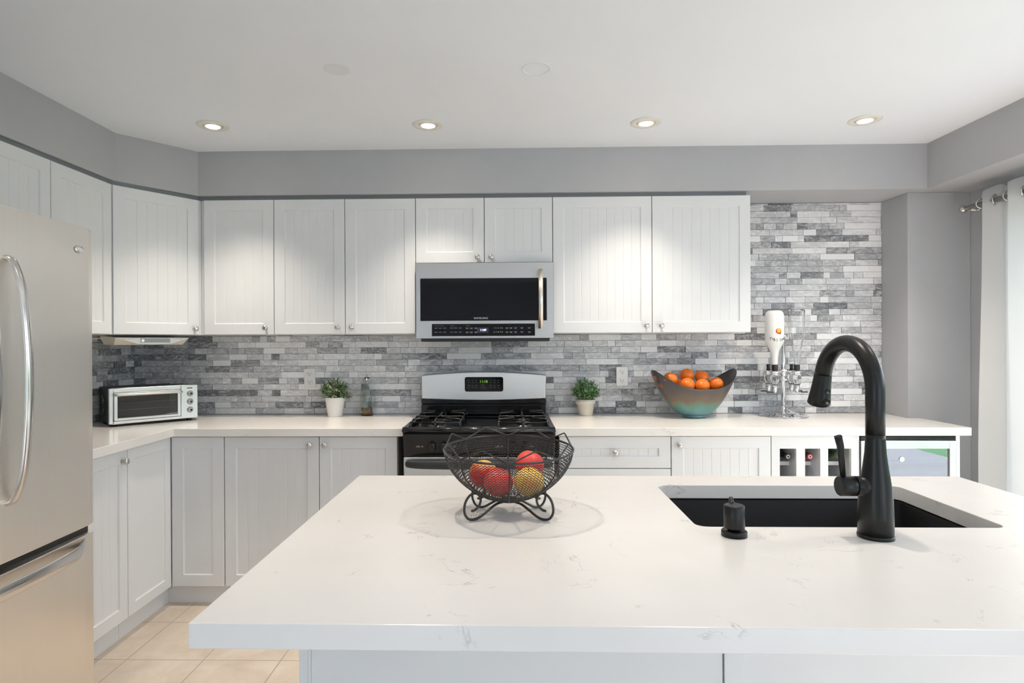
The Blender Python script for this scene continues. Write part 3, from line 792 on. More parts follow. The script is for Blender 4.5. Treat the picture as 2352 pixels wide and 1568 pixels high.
# burners and grates
for bx in (.155, .600):
    for by in (.16, .43):
        b_ = MB().lathe([(.052, .903), (.050, .908), (.030, .912), (.030, .918), (.036, .920), (.034, .926)], (bx, by, 0), n=32).obj('burner', IRON, t)
def grate(cx):
    m = MB(); x0, x1, y0, y1, z = cx-.125, cx+.125, .045, .555, .949
    def bar(a, b, r=.0045): m.tube([a, b], r, 6)
    m.tube([(x0, y0, z-.012), (x1, y0, z-.012), (x1, y1, z-.012), (x0, y1, z-.012)], .0045, 6, closed=True)
    bar((x0, .295, z-.010), (x1, .295, z-.010))
    for by in (.16, .43):
        for sx in (-1, 1):
            for sy in (-1, 1):
                m.tube([(cx+sx*.125, by+sy*.062, z-.012), (cx+sx*.118, by+sy*.062, z), (cx+sx*.045, by+sy*.028, z+.001)], .0048, 6)
        for sy in (-1, 1): m.tube([(cx, by+sy*.118, z-.010), (cx, by+sy*.10, z), (cx, by+sy*.035, z+.001)], .0048, 6)
    for x in (x0, x1):
        for y in (y0, .295, y1): m.tube([(x, y, z-.012), (x, y, .9035)], .006, 6)
    for y in (y0, y1): m.tube([(cx, y, z-.012), (cx, y, .9035)], .006, 6)
    m.obj('grate', IRON, t)
grate(.155); grate(.600)

# ------------------------------------------------------------------ toaster oven
ang = math.atan2(3.4193-3.1124, -1.7661+2.0741)
t = thing('toaster_oven', 'silver and black toaster oven in the left countertop corner', 'toaster oven', (-2.0741, 3.1124, .91), ang)
W, H, DD = .4348, .2, .262
z0 = .0145
m = MB(); m.box(.006, W-.006, .018, DD, z0, z0+.012); m.box(.006, .012, .018, DD, z0+.012, H-.004); m.box(W-.075, W-.006, .018, DD, z0+.012, H-.004)
m.box(.012, W-.075, .018, DD, H-.012, H-.004); m.box(.012, W-.075, DD-.008, DD, z0+.012, H-.012)
m.obj('case', BLACKP, t, bev=.004)
m = MB().lathe([(.055, -.001), (.055, -.004), (.045, -.005), (.045, -.002)], (0, 0, 0), 'x', 36, False, True); o = m.obj('side_vent', IRON, t); o.location = (.006, .16, .105)
m = MB()
m.box(0, .020, 0, .018, z0, H); m.box(W-.088, W-.001, 0, .018, z0, H); m.box(.020, W-.088, 0, .018, z0, z0+.016); m.box(.020, W-.088, 0, .018, H-.022, H)
ff = m.obj('face_frame', STEELR, t, bev=.003)
m = MB()
X0, X1, Z0, Z1 = .022, W-.091, z0+.017, H-.023
m.box(X0, X0+.016, -.006, .006, Z0, Z1); m.box(X1-.016, X1, -.006, .006, Z0, Z1); m.box(X0+.016, X1-.016, -.006, .006, Z0, Z0+.013); m.box(X0+.016, X1-.016, -.006, .006, Z1-.014, Z1)
dr = m.obj('door', STEELR, t, bev=.002)
MB().box(X0+.016, X1-.016, -.001, .003, Z0+.013, Z1-.014).obj('door_pane', OVENP, dr)
m = MB(); m.tube([(X0+.004, -.004, Z1-.010), (X0+.004, -.030, Z1-.010), (X0+.012, -.034, Z1-.010), (X1-.012, -.034, Z1-.010), (X1-.004, -.030, Z1-.010), (X1-.004, -.004, Z1-.010)], .0075, 10)
m.obj('handle', STEELR, dr)
for z in (.082, .118):
    m = MB(); m.tube([(.03, .04, z+.01), (.045, .04, z), (W-.11, .04, z), (W-.098, .04, z+.01)], .0018, 6)
    if z > .1:
        for k in range(9): m.tube([(.045+k*.034, .04, z), (.045+k*.034, .22, z)], .0012, 5)
    m.obj('rack', CHROME, t)
for z in (.062, .108, .153):
    k_ = MB().lathe([(.0165, 0), (.0165, -.006), (.012, -.007), (.011, -.019), (.0105, -.020)], (0, 0, 0), 'y', 28).obj('knob', STEELR, t); k_.location = (W-.042, 0, z)
    MB().lathe([(.0078, -.0202), (.0078, -.0212)], (0, 0, 0), 'y', 20).obj('knob_face', BLACKP, k_)
MB().box(W-.058, W-.030, -.001, .001, .181, .186).obj('indicator', BLACKP, t)
for x in (.03, W-.04):
    for y in (.03, DD-.03): MB().lathe([(.011, 0), (.012, z0)], (x, y, 0), n=14).obj('foot', BLACKP, t)

# ------------------------------------------------------------------ radio under the corner cabinet
ang = math.atan2(3.3745-3.016, -1.7315+1.99)
t = thing('under_cabinet_radio', 'cream under-cabinet radio with silver display mounted above the toaster oven', 'radio', (-1.99+.025*math.cos(ang)-.03*math.sin(ang), 3.016+.025*math.sin(ang)+.03*math.cos(ang), 1.3885), ang)
W = .372
m = MB()
rings = [[(x, y, z) for x, y, z in ((0+i, 0, -.008), (W-i, 0, -.008), (W-i, .16, -.008), (i, .16, -.008))] for i in (.0,)]
m.loft([[(0, .0, -.014), (W, .0, -.014), (W, .19, -.001), (0, .19, -.001)], [(.0, 0, -.016), (W, 0, -.016), (W, .19, -.016), (0, .19, -.016)], [(.012, .05, -.052), (W-.012, .05, -.052), (W-.015, .18, -.05), (.015, .18, -.05)]], smooth=False)
m.obj('housing', CREAMP, t, bev=.003)
m = MB()
fp = [(.0, -.016), (W, -.016), (W*.74, -.047), (W*.5, -.050), (W*.28, -.047)]
m.loft([[(x, -.004, z) for x, z in fp], [(x, .012 if z > -.02 else .048, z) for x, z in fp]], smooth=False)
pn = m.obj('front_panel', WHITEP, t, bev=.001)
MB().prism_y([(W*.32, -.040), (W*.72, -.040), (W*.72, -.019), (W*.32, -.019)], -.0065, -.0035).obj('display', plain('silver_display', srgb(150, 154, 156), .4, .3), pn)
MB().lathe([(.009, 0), (.008, -.002)], (W*.345, -.0066, -.0295), 'y', 20).obj('dial', STEELR, pn)
m = MB()
for x in (.035, .047, .060, .072, .085, .29, .303, .318, .33): MB().box(x-.003, x+.003, -.0050, -.0036, -.0225, -.0205).obj('button', PRINT, pn)
MB().tube(bez([(.01, .10, -.012), (-.05, .14, -.020), (-.15, .17, -.030), (-.26, .19, -.038)], 6), .0028, 6).obj('cord', CREAMP, t)

# ------------------------------------------------------------------ outlets
def outlet(label, x, z, rz=0, tilt=0):
    t = thing('wall_outlet', label, 'outlet', (x, 3.679, z), 0, 'duplex outlets in the stone')
    t.rotation_euler = (0, tilt, rz)
    MB().box(-.035, .035, -.006, 0, -.0575, .0575).obj('cover_plate', WHITEP, t, bev=.003)
    for s in (-1, 1):
        r_ = MB().prism_y(rrect(-.0165, .0165, s*.0255-.0165, s*.0255+.0165, .012), -.0085, -.005).obj('receptacle', WHITEP, t)
        m = MB(); c = s*.0255
        m.box(-.0085, -.0062, -.009, -.0083, c-.002, c+.007); m.box(.0062, .0085, -.009, -.0083, c-.002, c+.006); m.lathe([(.0025, -.0092), (.0025, -.0083)], (0, 0, c-.009), 'y', 10)
        m.obj('slots', DARKI, r_)
outlet('white duplex outlet in the stone above the variegated plant', -1.2135, 1.130, tilt=R(-2))
outlet('white duplex outlet in the stone between the small bushy plant and the orange bowl', .6720, 1.134)

# ------------------------------------------------------------------ plants
def leaf(m, p, d, L, Wd, bend=.3, mats=None):
    d = d.normalized(); s = d.cross(Vector((0, 0, 1)))
    s = s.normalized() if s.length > .05 else Vector((1, 0, 0)); nn = s.cross(d)
    prof = [(0, .08), (.25, .75), (.5, 1), (.75, .72), (1, .02)]; rows = []
    for u, wd in prof:
        c = p+d*L*u-nn*0+Vector((0, 0, -bend*L*u*u)); q = s*Wd*.5*wd
        rows.append((m.v(c-q+nn*.12*Wd*wd), m.v(c), m.v(c+q+nn*.12*Wd*wd)))
    for a, b in zip(rows, rows[1:]):
        if mats: m.use(mats[1])
        m.face([a[0], a[1], b[1], b[0]], True); m.face([a[1], a[2], b[2], b[1]], True)
def leafmat(name, c1, c2, sc_=60):
    mt = plain(name, c1, .45, vary=.25, vscale=sc_); return mt
L1 = [plain('sage_leaf', srgb(128, 154, 112), .45, vary=.3, vscale=90), plain('pale_edge_leaf', srgb(206, 216, 168), .45, vary=.2, vscale=90), plain('deep_leaf', srgb(80, 108, 74), .45, vary=.3, vscale=90)]
L2 = [plain('bright_leaf', srgb(106, 156, 104), .4, vary=.3, vscale=120), plain('mid_leaf', srgb(72, 122, 80), .4, vary=.3, vscale=120), plain('light_leaf', srgb(182, 210, 156), .4, vary=.2, vscale=120)]
def potted(label, loc, pot_prof, potm, cz, R_, nleaf, L, Wd, mats, nst, lo=-.12):
    t = thing('potted_plant', label, 'plant', loc)
    m = MB().lathe(pot_prof, n=40, cap1=False); m.obj('pot', potm, t)
    topr = pot_prof[-1][0]; zr = pot_prof[-1][1]
    MB().lathe([(topr+.001, zr), (.002, zr+.004)], n=30, cap0=True).obj('soil', SOIL, t)
    m = MB(); st = MB()
    for m_ in mats: m.use(m_)
    for i in range(nst):
        a = random.uniform(0, 2*PI); el = math.asin(random.uniform(lo, 1)); rr_ = R_*random.uniform(.78, 1.0)
        tip = Vector((math.cos(a)*math.cos(el)*rr_, math.sin(a)*math.cos(el)*rr_, cz+math.sin(el)*rr_*.92))
        root = Vector((math.cos(a)*.02, math.sin(a)*.02, zr)); mid = (root+tip)/2+Vector((0, 0, .015))
        pts = [root*(1-u)**2+mid*2*u*(1-u)+tip*u*u for u in (0, .25, .5, .75, 1)]
        st.tube(pts, .0009, 4, caps=False)
        for k in range(nleaf):
            u = random.uniform(.45, 1.0) if k else 1
            p = root*(1-u)**2+mid*2*u*(1-u)+tip*u*u
            d = (tip-root).normalized()+Vector((random.uniform(-1, 1), random.uniform(-1, 1), random.uniform(-.4, .9)))*.9
            m.use(random.choice(mats)); leaf(m, p, d, L*random.uniform(.7, 1.15), Wd*random.uniform(.7, 1.1))
    f_ = m.obj('foliage', None, t); st.obj('stems', mats[-1], t)
    return t
potted('variegated leafy plant in a white pot left of the stove', (-1.0331, 3.585, .91),
       [(.040, 0), (.043, .002), (.0585, .111), (.0590, .113), (.0565, .113), (.054, .098)], POTW, .134, .088, 8, .036, .0125, L1, 74, -.35)
potted('small-leaved bushy round plant in a cream pot right of the stove', (.4440, 3.605, .91),
       [(.038, 0), (.040, .002), (.0525, .066), (.0575, .068), (.0590, .095), (.0555, .095), (.053, .080)], POTC, (.137), .083, 13, .017, .010, L2, 150, -.42)

# ------------------------------------------------------------------ oil bottle
t = thing('oil_bottle', 'clear glass oil bottle with pour spout and amber liquid beside the white pot', 'bottle', (-.8556, 3.632, .91))
g = [(.030, 0), (.0365, .004), (.038, .02), (.038, .11), (.035, .135), (.020, .165), (.0135, .185), (.0125, .215), (.0145, .217), (.0145, .226)]
m = MB().lathe(g, n=40, cap1=False)
inner = [(r-.003 if r > .02 else r-.0025, max(z, .006)) for r, z in g[1:]][::-1]
gl = MB().lathe(g+inner, n=40, cap1=True).obj('glass_body', GLASSG, t)
m.bm.free()
MB().lathe([(.0325, .0068), (.0343, .018), (.0343, .047)], n=40).obj('liquid', AMBER, t)
m = MB(); m.lathe([(.0095, .205), (.0105, .228), (.006, .232), (.0045, .236)], n=20); m.tube([(0, 0, .235), (.001, 0, .25), (-.010, 0, .272)], [.0035, .003, .0022], 10)
m.obj('pour_spout', CHROME, t)

# ------------------------------------------------------------------ bowl of oranges
def bowl_mat():
    m, nt, b = new_mat('raku_glaze')
    tc = N(nt, 'ShaderNodeTexCoord'); sx = N(nt, 'ShaderNodeSeparateXYZ'); nt.links.new(tc.outputs['Object'], sx.inputs[0])
    f = noise(nt, tc.outputs['Object'], 9, 4, .6)
    h = math_(nt, 'ADD', math_(nt, 'DIVIDE', sx.outputs[2], .26), math_(nt, 'MULTIPLY', math_(nt, 'SUBTRACT', f, .5), .28))
    c = ramp(nt, h, [(.03, srgb(108, 146, 152)), (.20, srgb(92, 142, 138)), (.31, srgb(98, 128, 108)), (.40, srgb(112, 92, 74)), (.58, srgb(82, 73, 69)), (.85, srgb(50, 49, 51))])
    orange = math_(nt, 'MULTIPLY', math_(nt, 'LESS_THAN', sx.outputs[0], -.135), math_(nt, 'GREATER_THAN', noise(nt, tc.outputs['Object'], 14, 3), .60))
    c = mix(nt, math_(nt, 'MULTIPLY', orange, .75), c, srgb(176, 104, 48))
    nt.links.new(c, b.inputs['Base Color']); b.inputs['Roughness'].default_value = .3; b.inputs['Coat Weight'].default_value = .3
    return m
BX, BY = 1.0500, 3.505
t = thing('fruit_bowl', 'boat-shaped brown and turquoise glazed bowl holding the oranges', 'bowl', (BX, BY, .91), R(17))
n = 64; rings = []
foot = [(.068, 0, 0), (.068, 0, .006), (.062, 0, .014)]
for r_, _, z in foot: rings.append([(r_*math.cos(2*PI*i/n), r_*.9*math.sin(2*PI*i/n), z) for i in range(n)])
for k in range(1, 15):
    s = k/14; ring = []
    for i in range(n):
        a = 2*PI*i/n; ca, sa = math.cos(a), math.sin(a)
        e_ = ca*ca
        rim = .166+.107*e_**1.35
        hx = .062+(.268-.062)*(s**.70); hy = .056+(.135-.056)*(s**.62)
        if e_ > .6: hx *= 1
        z = .014+(rim-.014)*s**1.25
        ring.append((hx*ca*(1-.0*e_), hy*sa, z))
    rings.append(ring)
m = MB().loft(rings, True, False)
o = m.obj('bowl_shell', bowl_mat(), t); s_ = o.modifiers.new('solid', 'SOLIDIFY'); s_.thickness = .006; s_.offset = -1
o.modifiers.new('sub', 'SUBSURF').levels = 1
ORANGE = None
mo, nt, b = new_mat('orange_peel'); v = texco(nt)
nt.links.new(ramp(nt, noise(nt, v, 12, 3), [(.3, srgb(238, 112, 22)), (.7, srgb(250, 136, 38))]), b.inputs['Base Color'])
b.inputs['Roughness'].default_value = .35; b.inputs['Subsurface Weight'].default_value = .08; bump(nt, b, noise(nt, v, 260, 2), .25, .001)
STEMM = plain('dry_stem', srgb(120, 110, 50), .8)
def orange(label, x, y, z, r=.0405, tilt=(0, 0, 0)):
    t = thing('orange', label, 'fruit', (x, y, z), 0, 'oranges in the glazed bowl'); t.rotation_euler = tilt
    f = lambda d: 1-.06*max(0, abs(d.z)-.75)*2
    MB().ball((0, 0, 0), r, 1, 1, .93, 28, 18, f).obj('peel', mo, t)
    MB().lathe([(.0035, .0), (.003, .0025), (.001, .003)], (0, 0, r*.87), n=8).obj('stem_end', STEMM, t)
ORANGES = [
 ('leftmost orange half hidden by the high left end of the bowl', (1540, 870), 3.49, (.3, .2, 0)),
 ('topmost orange on the left side of the pile', (1577.5, 861), 3.552, (.5, 0, 0)),
 ('orange on the upper right of the pile, behind the front middle one', (1612, 865.5), 3.548, (.5, .1, 0)),
 ('orange mostly hidden behind the front left one, only a sliver showing', (1556, 886), 3.53, (.2, -.3, 0)),
 ('front left orange at the bowl rim under the topmost one', (1579, 883.5), 3.457, (.9, 0, .3)),
 ('front middle orange resting just above the low bowl rim', (1613.5, 885.5), 3.463, (.8, .1, 0)),
 ('rightmost orange with a smooth bright face beside the dark inner wall', (1645, 882), 3.500, (1.8, 0, .4))]
def unproj(px, py, Y):
    d = r2*((px-1141.12)/1402.55)-u2*((py-788.51)/1402.55)+fw
    k = Y/d.y; p = Vector((0, 0, 1.3408))+d*k; return p
for lb, (px, py), Y, tl in ORANGES:
    p = unproj(px, py, Y); orange(lb, p.x, p.y, p.z, .0400, tl)

# ------------------------------------------------------------------ bottle dispenser
DX, DY_ = 1.572, 3.548
t = thing('bottle_dispenser', 'chrome rotating four-bottle liquor dispenser stand near the stone', 'dispenser', (DX, DY_, .91))
MB().lathe([(.128, 0), (.132, .003), (.128, .007), (.085, .011), (.082, .019), (.060, .024), (.045, .030), (.035, .038), (.020, .042), (.018, .055), (.0115, .06)], n=56).obj('base', CHROME, t)
MB().tube([(0, 0, .058), (0, 0, .52)], .0115, 20).obj('pole', CHROME, t)
MB().lathe([(.014, .205), (.030, .205), (.030, .215), (.016, .22), (.016, .255), (.030, .26), (.030, .27), (.014, .27)], n=28).obj('hub', CHROME, t)
MB().lathe([(.024, .455), (.026, .46), (.024, .47)], n=24).obj('top_collar', CHROME, t)
BLK = BLACKP
arms = {'fl': (-.070, -.050), 'fr': (.062, -.034), 'bl': (-.066, .044), 'br': (.070, .050)}
for k_, (ax, ay) in arms.items():
    h0 = .242
    m = MB(); m.tube([(0, 0, h0+.015), (ax, ay, h0+.015)], .005, 8); m.lathe([(.024, .0), (.0265, .003), (.0265, .009), (.023, .011), (.023, .014), (.0265, .016), (.0265, .022), (.020, .025)], (ax, ay, h0-.005), n=28)
    op = m.obj('holder_ring', CHROME, t)
    MB().lathe([(.022, 0), (.024, -.012), (.022, -.03), (.017, -.052), (.014, -.055)], (ax, ay, h0-.006), n=28).obj('measure', GLASS, op)
    MB().lathe([(.0145, 0), (.0145, -.03), (.009, -.048), (.007, -.050)], (ax, ay, h0-.055), n=24).obj('spout', CHROME, op)
    m = MB()
    dxx = 1 if ax > 0 else -1
    m.tube([(ax, ay-.006, h0-.100), (ax+dxx*.030, ay-.020, h0-.100)], .0018, 6)
    m.box(ax+dxx*.034-.016, ax+dxx*.034+.016, ay-.026, ay-.014, h0-.103, h0-.096)
    m.obj('lever', BLK, op)
    if k_ in ('bl', 'br'): MB().lathe([(.013, 0), (.009, .012), (.0105, .03), (.009, .034)], (ax, ay, h0+.020), n=20).obj('stopper', BLK, op)
    # upper steadying arm with its black pad
    m = MB(); m.tube([(ax*.15, ay*.15, .463), (ax*.30, ay*.30, .463)], .003, 6); ua = m.obj('upper_arm', CHROME, t)
    MB().tube([(ax*.28, ay*.28, .463), (ax*.34, ay*.34, .463)], .0055, 10).obj('pad', BLK, ua)
def bottle(label, ax, ay, prof, mt, cap, z0):
    b = thing('liquor_bottle', label, 'bottle', (DX+ax, DY_+ay, .91+z0), 0, 'bottles upside down in the dispenser')
    o = MB().lathe([(r, z*1.17) for r, z in prof], n=40).obj('bottle_body', mt, b)
    MB().lathe([(.0145, -.034), (.0165, -.030), (.0165, -.002), (.0155, 0)], n=24).obj('collar', cap, b)
    return b, o
z0 = .263+.034
b, o = bottle('white opaque liquor bottle upside down with sunset emblem', *arms['fl'],
   [(.014, .0), (.0175, .004), (.0185, .045), (.026, .07), (.042, .098), (.0505, .115), (.0515, .13), (.0505, .235), (.046, .252), (.036, .262), (.030, .258)], plain('white_bottle_glass', srgb(236, 236, 234), .18), plain('dark_red_collar', srgb(40, 24, 26), .3), z0)
for i, ch in enumerate('MALIBU'):
    # the bottle stands on its head, so the name reads upside down and right to left
    a = R(-90+24+10)-i*R(17)+R(12)*0
    a = R(-90)+R(44)-i*R(17.5)
    zz = .140+.010*((i-2.5)/2.5)**2
    rr_ = .0518
    tx = text(ch, .023, (rr_*math.cos(a), rr_*math.sin(a), zz), INK, o, 'brand_lettering', rot=(PI/2, PI, 0))
    mrot = Matrix.Rotation(a+PI/2, 4, 'Z') @ Matrix.Rotation(PI/2, 4, 'X') @ Matrix.Rotation(PI+(i-2.5)*R(9), 4, 'Z')
    tx.rotation_euler = mrot.to_euler(); tx.scale = (.9, 1, 1)
EM = plain('sunset_emblem', srgb(238, 178, 50), .4, vary=.25, vscale=70); ER = plain('red_emblem', srgb(200, 70, 50), .4)
def emblem(a0, z, r, mt, nm, par, rr_):
    m = MB(); c = m.v((rr_*math.cos(a0), rr_*math.sin(a0), z)); vs = []
    for k in range(20):
        q = 2*PI*k/20; a = a0+r*math.cos(q)/.052
        vs.append(m.v((rr_*math.cos(a), rr_*math.sin(a), z+r*math.sin(q))))
    for k in range(20): m.face([c, vs[k], vs[(k+1) % 20]])
    return m.obj(nm, mt, par)
emblem(R(-88), .190, .0165, ER, 'emblem_disc', o, .0519)
emblem(R(-86), .194, .0125, EM, 'emblem_sun', o, .0523)
m = MB()
for k in range(5): m.tube([(.0526*math.cos(R(-80)), .0526*math.sin(R(-80)), .181), (.0526*math.cos(R(-85+k*3)), .0526*math.sin(R(-85+k*3)), .169+abs(k-2)*.002)], .0005, 4)
m.tube([(.0526*math.cos(R(-80)), .0526*math.sin(R(-80)), .206), (.0526*math.cos(R(-80)), .0526*math.sin(R(-80)), .181)], .0006, 4)
m.obj('palm_mark', INK, o)
prof = [(.013, .0), (.0145, .004), (.0150, .03), (.022, .07), (.036, .125), (.0425, .150), (.0430, .17), (.0430, .262), (.040, .270), (.030, .266)]
inn = [(max(r-.0035, .009), z-.004 if i > 6 else z) for i, (r, z) in enumerate(prof)][::-1]
b, o = bottle('empty clear glass liquor bottle upside down', *arms['fr'], prof+inn[1:], GLASS, BLK, z0)

# ------------------------------------------------------------------ wire basket and fruit
HX, HY = -.0045, 1.530
t = thing('wire_fruit_basket', 'black wavy-wire fruit basket on scrolled feet on the island', 'basket', (HX, HY, .91))
RB, ZB, HB = .161, .037, .128
def prof_r(s): return RB*math.sin(min(1, s)*PI/2)**1.12      # s 0 bottom .. 1 rim
def bz(s): return ZB+HB*(1-math.cos(s*PI/2)**1.15)
TL = R(2.8)
def bp(a, s, dr=0, dz=0):
    r_ = prof_r(s)+dr; x, y, z = r_*math.cos(a), r_*math.sin(a), bz(s)+dz
    y2 = y*math.cos(TL)+(z-ZB)*math.sin(TL)*0; z2 = z+y*math.sin(TL)
    return (x, y2, z2)
m = MB(); m.tube([bp(2*PI*k/72, 1) for k in range(72)], .0030, 8, closed=True); rim = m.obj('rim', WIRE, t)
m = MB()
nw = 116
for j in range(1, 25):
    s = .13+.85*j/25.0
    cnt = 108 if s > .42 else (72 if s > .25 else 44)
    n_ = cnt*6
    m.tube([bp(2*PI*k/n_, s, 0, (.0019)*math.sin(2*PI*k/6)) for k in range(n_)], .00095, 4, closed=True)
m.obj('wavy_mesh', WIRE, t)
for k in range(8):
    a = -PI/2+R(1)+k*PI/4
    MB().tube([bp(a, s/14, .001) for s in range(1, 15)], .0021, 6).obj('rib', WIRE, t)
m = MB().lathe([(.024, ZB-.003), (.025, ZB), (.018, ZB+.004)], n=28); m.obj('bottom_disc', WIRE, t)
m = MB()
zz = []
for k in range(16):
    a = -PI/2+R(1)+k*PI/8
    pk = k % 2 == 1
    for d in ((-.03, 0, .03) if pk else (-.015, .015)):
        a2 = a+d
        if pk: zz.append(bp(a2, 1, -.003, .026 - abs(d)*.05))
        else: zz.append(bp(a2, 1, -.001, .001))
m.tube(zz, .0019, 6, closed=True)
m.obj('zigzag_crown', WIRE, t)
for k in range(4):
    a = PI/4+k*PI/2
    u = Vector((math.cos(a), math.sin(a), 0))
    if k >= 2: u = Vector((math.cos(a)*1.22, math.sin(a)*.80, 0))
    else: u = Vector((math.cos(a)*1.10, math.sin(a)*.85, 0))
    prof = [(.010, .0345), (.035, .031), (.060, .018), (.082, .006), (.099, .0032), (.114, .008), (.123, .024), (.121, .045), (.110, .061), (.096, .066), (.084, .060), (.079, .048), (.083, .035), (.094, .026), (.104, .024)]
    pts = bez([tuple(u*q)[:2]+(z,) for q, z in prof], 6)
    MB().tube(pts, .0031, 10).obj('leg', WIRE, t)
def fruit_mat(name, base, cheek, ax, sharp=.5):
    m, nt, b = new_mat(name); tc = N(nt, 'ShaderNodeTexCoord')
    sx = N(nt, 'ShaderNodeSeparateXYZ'); mp = N(nt, 'ShaderNodeMapping'); mp.inputs['Rotation'].default_value = ax
    nt.links.new(tc.outputs['Object'], mp.inputs[0]); nt.links.new(mp.outputs[0], sx.inputs[0])
    f = noise(nt, tc.outputs['Object'], 22, 4, .6)
    h = math_(nt, 'ADD', math_(nt, 'MULTIPLY_ADD', sx.outputs[0], 11, sharp), math_(nt, 'MULTIPLY', math_(nt, 'SUBTRACT', f, .5), .9))
    nt.links.new(ramp(nt, h, [(.25, base), (.75, cheek)]), b.inputs['Base Color'])
    b.inputs['Roughness'].default_value = .42
    return m
YEL, RED, RED2 = srgb(246, 200, 96), srgb(214, 40, 40), srgb(236, 84, 74)
def peach(label, px, py, Y, r, mt, tilt=(0, 0, 0)):
    p = unproj(px, py, Y)
    q = thing('peach', label, 'fruit', (p.x, p.y, p.z), 0, 'peaches in the wire basket'); q.rotation_euler = tilt
    def f(d):
        k = 1-.10*max(0, d.z-.85)*6
        if d.x > -.2: k -= .03*math.exp(-(d.y/.12)**2)
        return k
    MB().ball((0, 0, 0), r, 1, 1, .95, 36, 22, f).obj('skin', mt, q)
    MB().lathe([(.002, 0), (.0015, .006)], (0, 0, r*.80), n=8).obj('stem', STEMM, q)
peach('yellow and red peach at the left of the wire basket', 1110, 1088, 1.564, .0368, fruit_mat('peach_left', YEL, RED, (0, .4, 2.4), .55), (.2, -.2, .3))
peach('mostly red peach in the middle of the wire basket', 1145, 1107, 1.505, .0368, fruit_mat('peach_mid', RED2, RED, (0, .5, 0), .6), (.3, .2, .9))
peach('yellow peach low at the right of the wire basket', 1215, 1106, 1.499, .0368, fruit_mat('peach_low', YEL, RED, (0, .3, .7), -.05), (.2, .1, -.6))
peach('red peach on top of the yellow one at the right', 1217, 1066, 1.562, .0368, fruit_mat('peach_top', RED2, srgb(214, 60, 62), (0, .2, .2), .5), (.1, .4, .2))

# ------------------------------------------------------------------ curtain and rod
FAB, nt, b = new_mat('white_curtain_cloth'); v = texco(nt)
b.inputs['Base Color'].default_value = srgb(250, 250, 250); b.inputs['Roughness'].default_value = .85
tr = N(nt, 'ShaderNodeBsdfTranslucent'); tr.inputs[0].default_value = (.9, .92, .92, 1)
mx = N(nt, 'ShaderNodeMixShader'); mx.inputs[0].default_value = .6
nt.links.new(b.outputs[0], mx.inputs[1]); nt.links.new(tr.outputs[0], mx.inputs[2]); nt.links.new(mx.outputs[0], nt.nodes['Material Output'].inputs[0])
bump(nt, b, noise(nt, v, 220, 2), .1, .0008)
RX, RZ = 2.44, 2.045
t = thing('curtain', 'white grommet curtain hanging at the right of the patio door', 'curtain', (RX, 0, 0))
n, mz = 140, 24; rows = []
for j in range(mz+1):
    z = .015+(2.105-.015)*j/mz; row = []
    sp = 1-.06*(j/mz)
    for i in range(n+1):
        u = i/n; yy = 3.235-u*.50
        ph = u*2*PI*2.9+.4
        amp = .038+.012*math.sin(u*9+z*1.3)
        amp *= (.75+.25*(1-j/mz))
        x = amp*math.cos(ph)+.010*math.sin(3*z+u*12)*(1-j/mz)
        y = yy+.012*math.sin(ph*2+.6*z)+ (.02*(1-j/mz) if i == 0 else 0)
        row.append((x-.01*(1-j/mz), y, z+(0.012*math.cos(ph+1.2) if j == mz else 0)))
    rows.append(row)
cl = MB().loft(rows, False, False, False).obj('cloth', FAB, t); s_ = cl.modifiers.new('solid', 'SOLIDIFY'); s_.thickness = .0025
for k in range(8):
    u = (k*.5*2*PI+PI/2-.4)/(2*PI*2.9)
    if u > 1: break
    yy = 3.235-u*.50
    m = MB(); m.tube([(.024*math.cos(q)*0+.0, 0, 0) for q in (0,)], .001) if False else None
    cx = 0.0
    m.tube([(cx+.024*math.cos(2*PI*q/20), yy+.010*math.cos(2*PI*q/20)*(1 if k % 2 else -1), RZ+.024*math.sin(2*PI*q/20)) for q in range(20)], .0045, 8, closed=True)
    m.obj('grommet', NICKEL, t)
t = thing('curtain_rod', 'brushed nickel curtain rod with round end knob', 'curtain rod', (RX, 0, RZ))
MB().tube([(0, 3.33, 0), (0, .15, 0)], .0125, 16).obj('rod', NICKEL, t)
for y in (3.335, .145): MB().ball((0, y, 0), .021, n=20, m=12).obj('finial', NICKEL, t)
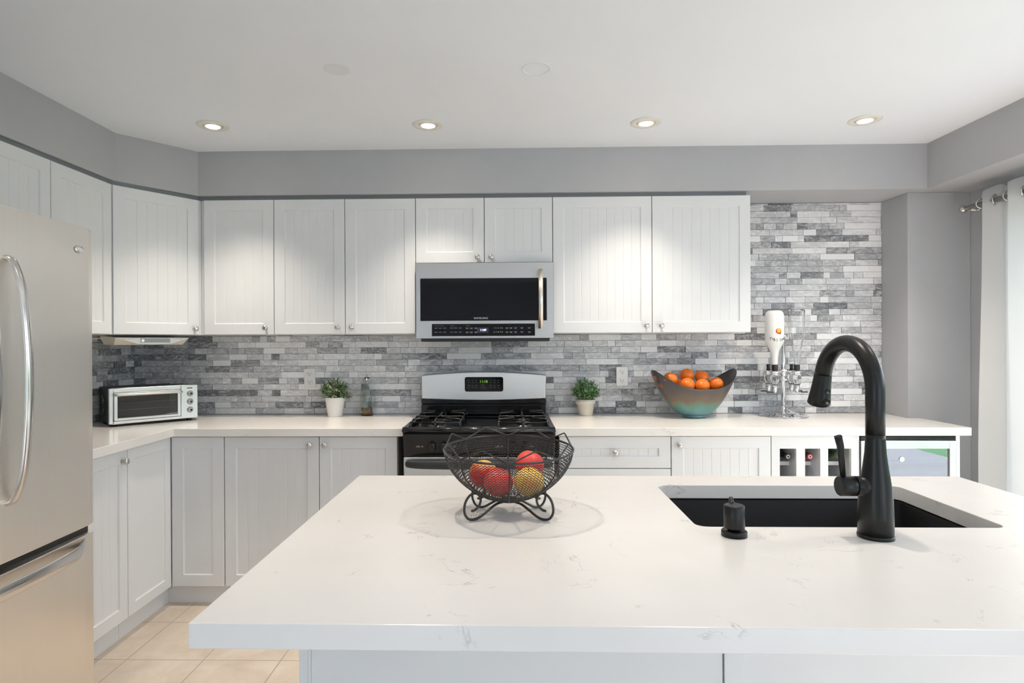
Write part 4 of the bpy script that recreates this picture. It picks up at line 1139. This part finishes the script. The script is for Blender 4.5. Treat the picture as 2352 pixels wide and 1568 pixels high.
for y in (3.285, 1.68, .22):
    m = MB(); m.tube([(0, y, -.014), (XR-RX-.004, y, -.014)], .006, 8); m.tube([(XR-RX-.006, y, -.014), (XR-RX, y, -.014)], .022, 16)
    m.obj('bracket', NICKEL, t)

# ------------------------------------------------------------------ recessed lights
BULB = plain('bulb_face', (1, 1, 1, 1), .5, emit=(1.0, .86, .66, 1), es=14)
TRIM = plain('light_trim', srgb(224, 221, 214), .45)
def downlight(label, x, y, tilt=0.0, power=SPOT_W, cone=92):
    t = thing('recessed_light', label, 'ceiling light', (x, y, ZC), 0, 'recessed ceiling lights')
    MB().lathe([(.075, 0), (.075, -.003), (.071, -.0055), (.046, -.0055), (.044, -.003), (.044, -.0005)], n=40, cap0=False, cap1=False).obj('trim_ring', TRIM, t)
    MB().lathe([(.0438, -.0008), (.041, -.0065), (.034, -.0075), (.033, -.0045)], n=36, cap0=True, cap1=False).obj('gimbal', IRON if False else TRIM, t)
    MB().lathe([(.0325, -.0055), (.029, -.0085), (.012, -.0095)], n=30).obj('bulb', BULB, t)
    l = bpy.data.lights.new('spot', 'SPOT'); l.energy = power; l.color = SPOT_COL; l.spot_size = R(cone); l.spot_blend = 1.0; l.shadow_soft_size = .02
    lo = bpy.data.objects.new('lamp', l); COL.objects.link(lo); lo.parent = t; lo.location = (0, 0, -.022); lo.rotation_euler = (tilt, 0, 0)
    return t
names = ['leftmost round recessed ceiling light in the row near the soffit', 'second recessed ceiling light from the left, above the stove', 'third recessed ceiling light from the left, above the drawer cabinet', 'rightmost recessed ceiling light in the row near the soffit']
for lb, (x, y) in zip(names, ((-1.4479, 2.9602), (-.3957, 2.9844), (.6675, 2.991), (1.7226, 2.992))): downlight(lb, x, y)
names = ['leftmost recessed light of the row over the island', 'recessed light over the wire basket side of the island', 'recessed light over the island faucet', 'rightmost recessed light of the row over the island']
for lb, (x, y) in zip(names, ((-1.4479, 1.60), (-.3957, 1.60), (.6675, 1.60), (1.7226, 1.60))): downlight(lb, x, y, 0, 12, 110)
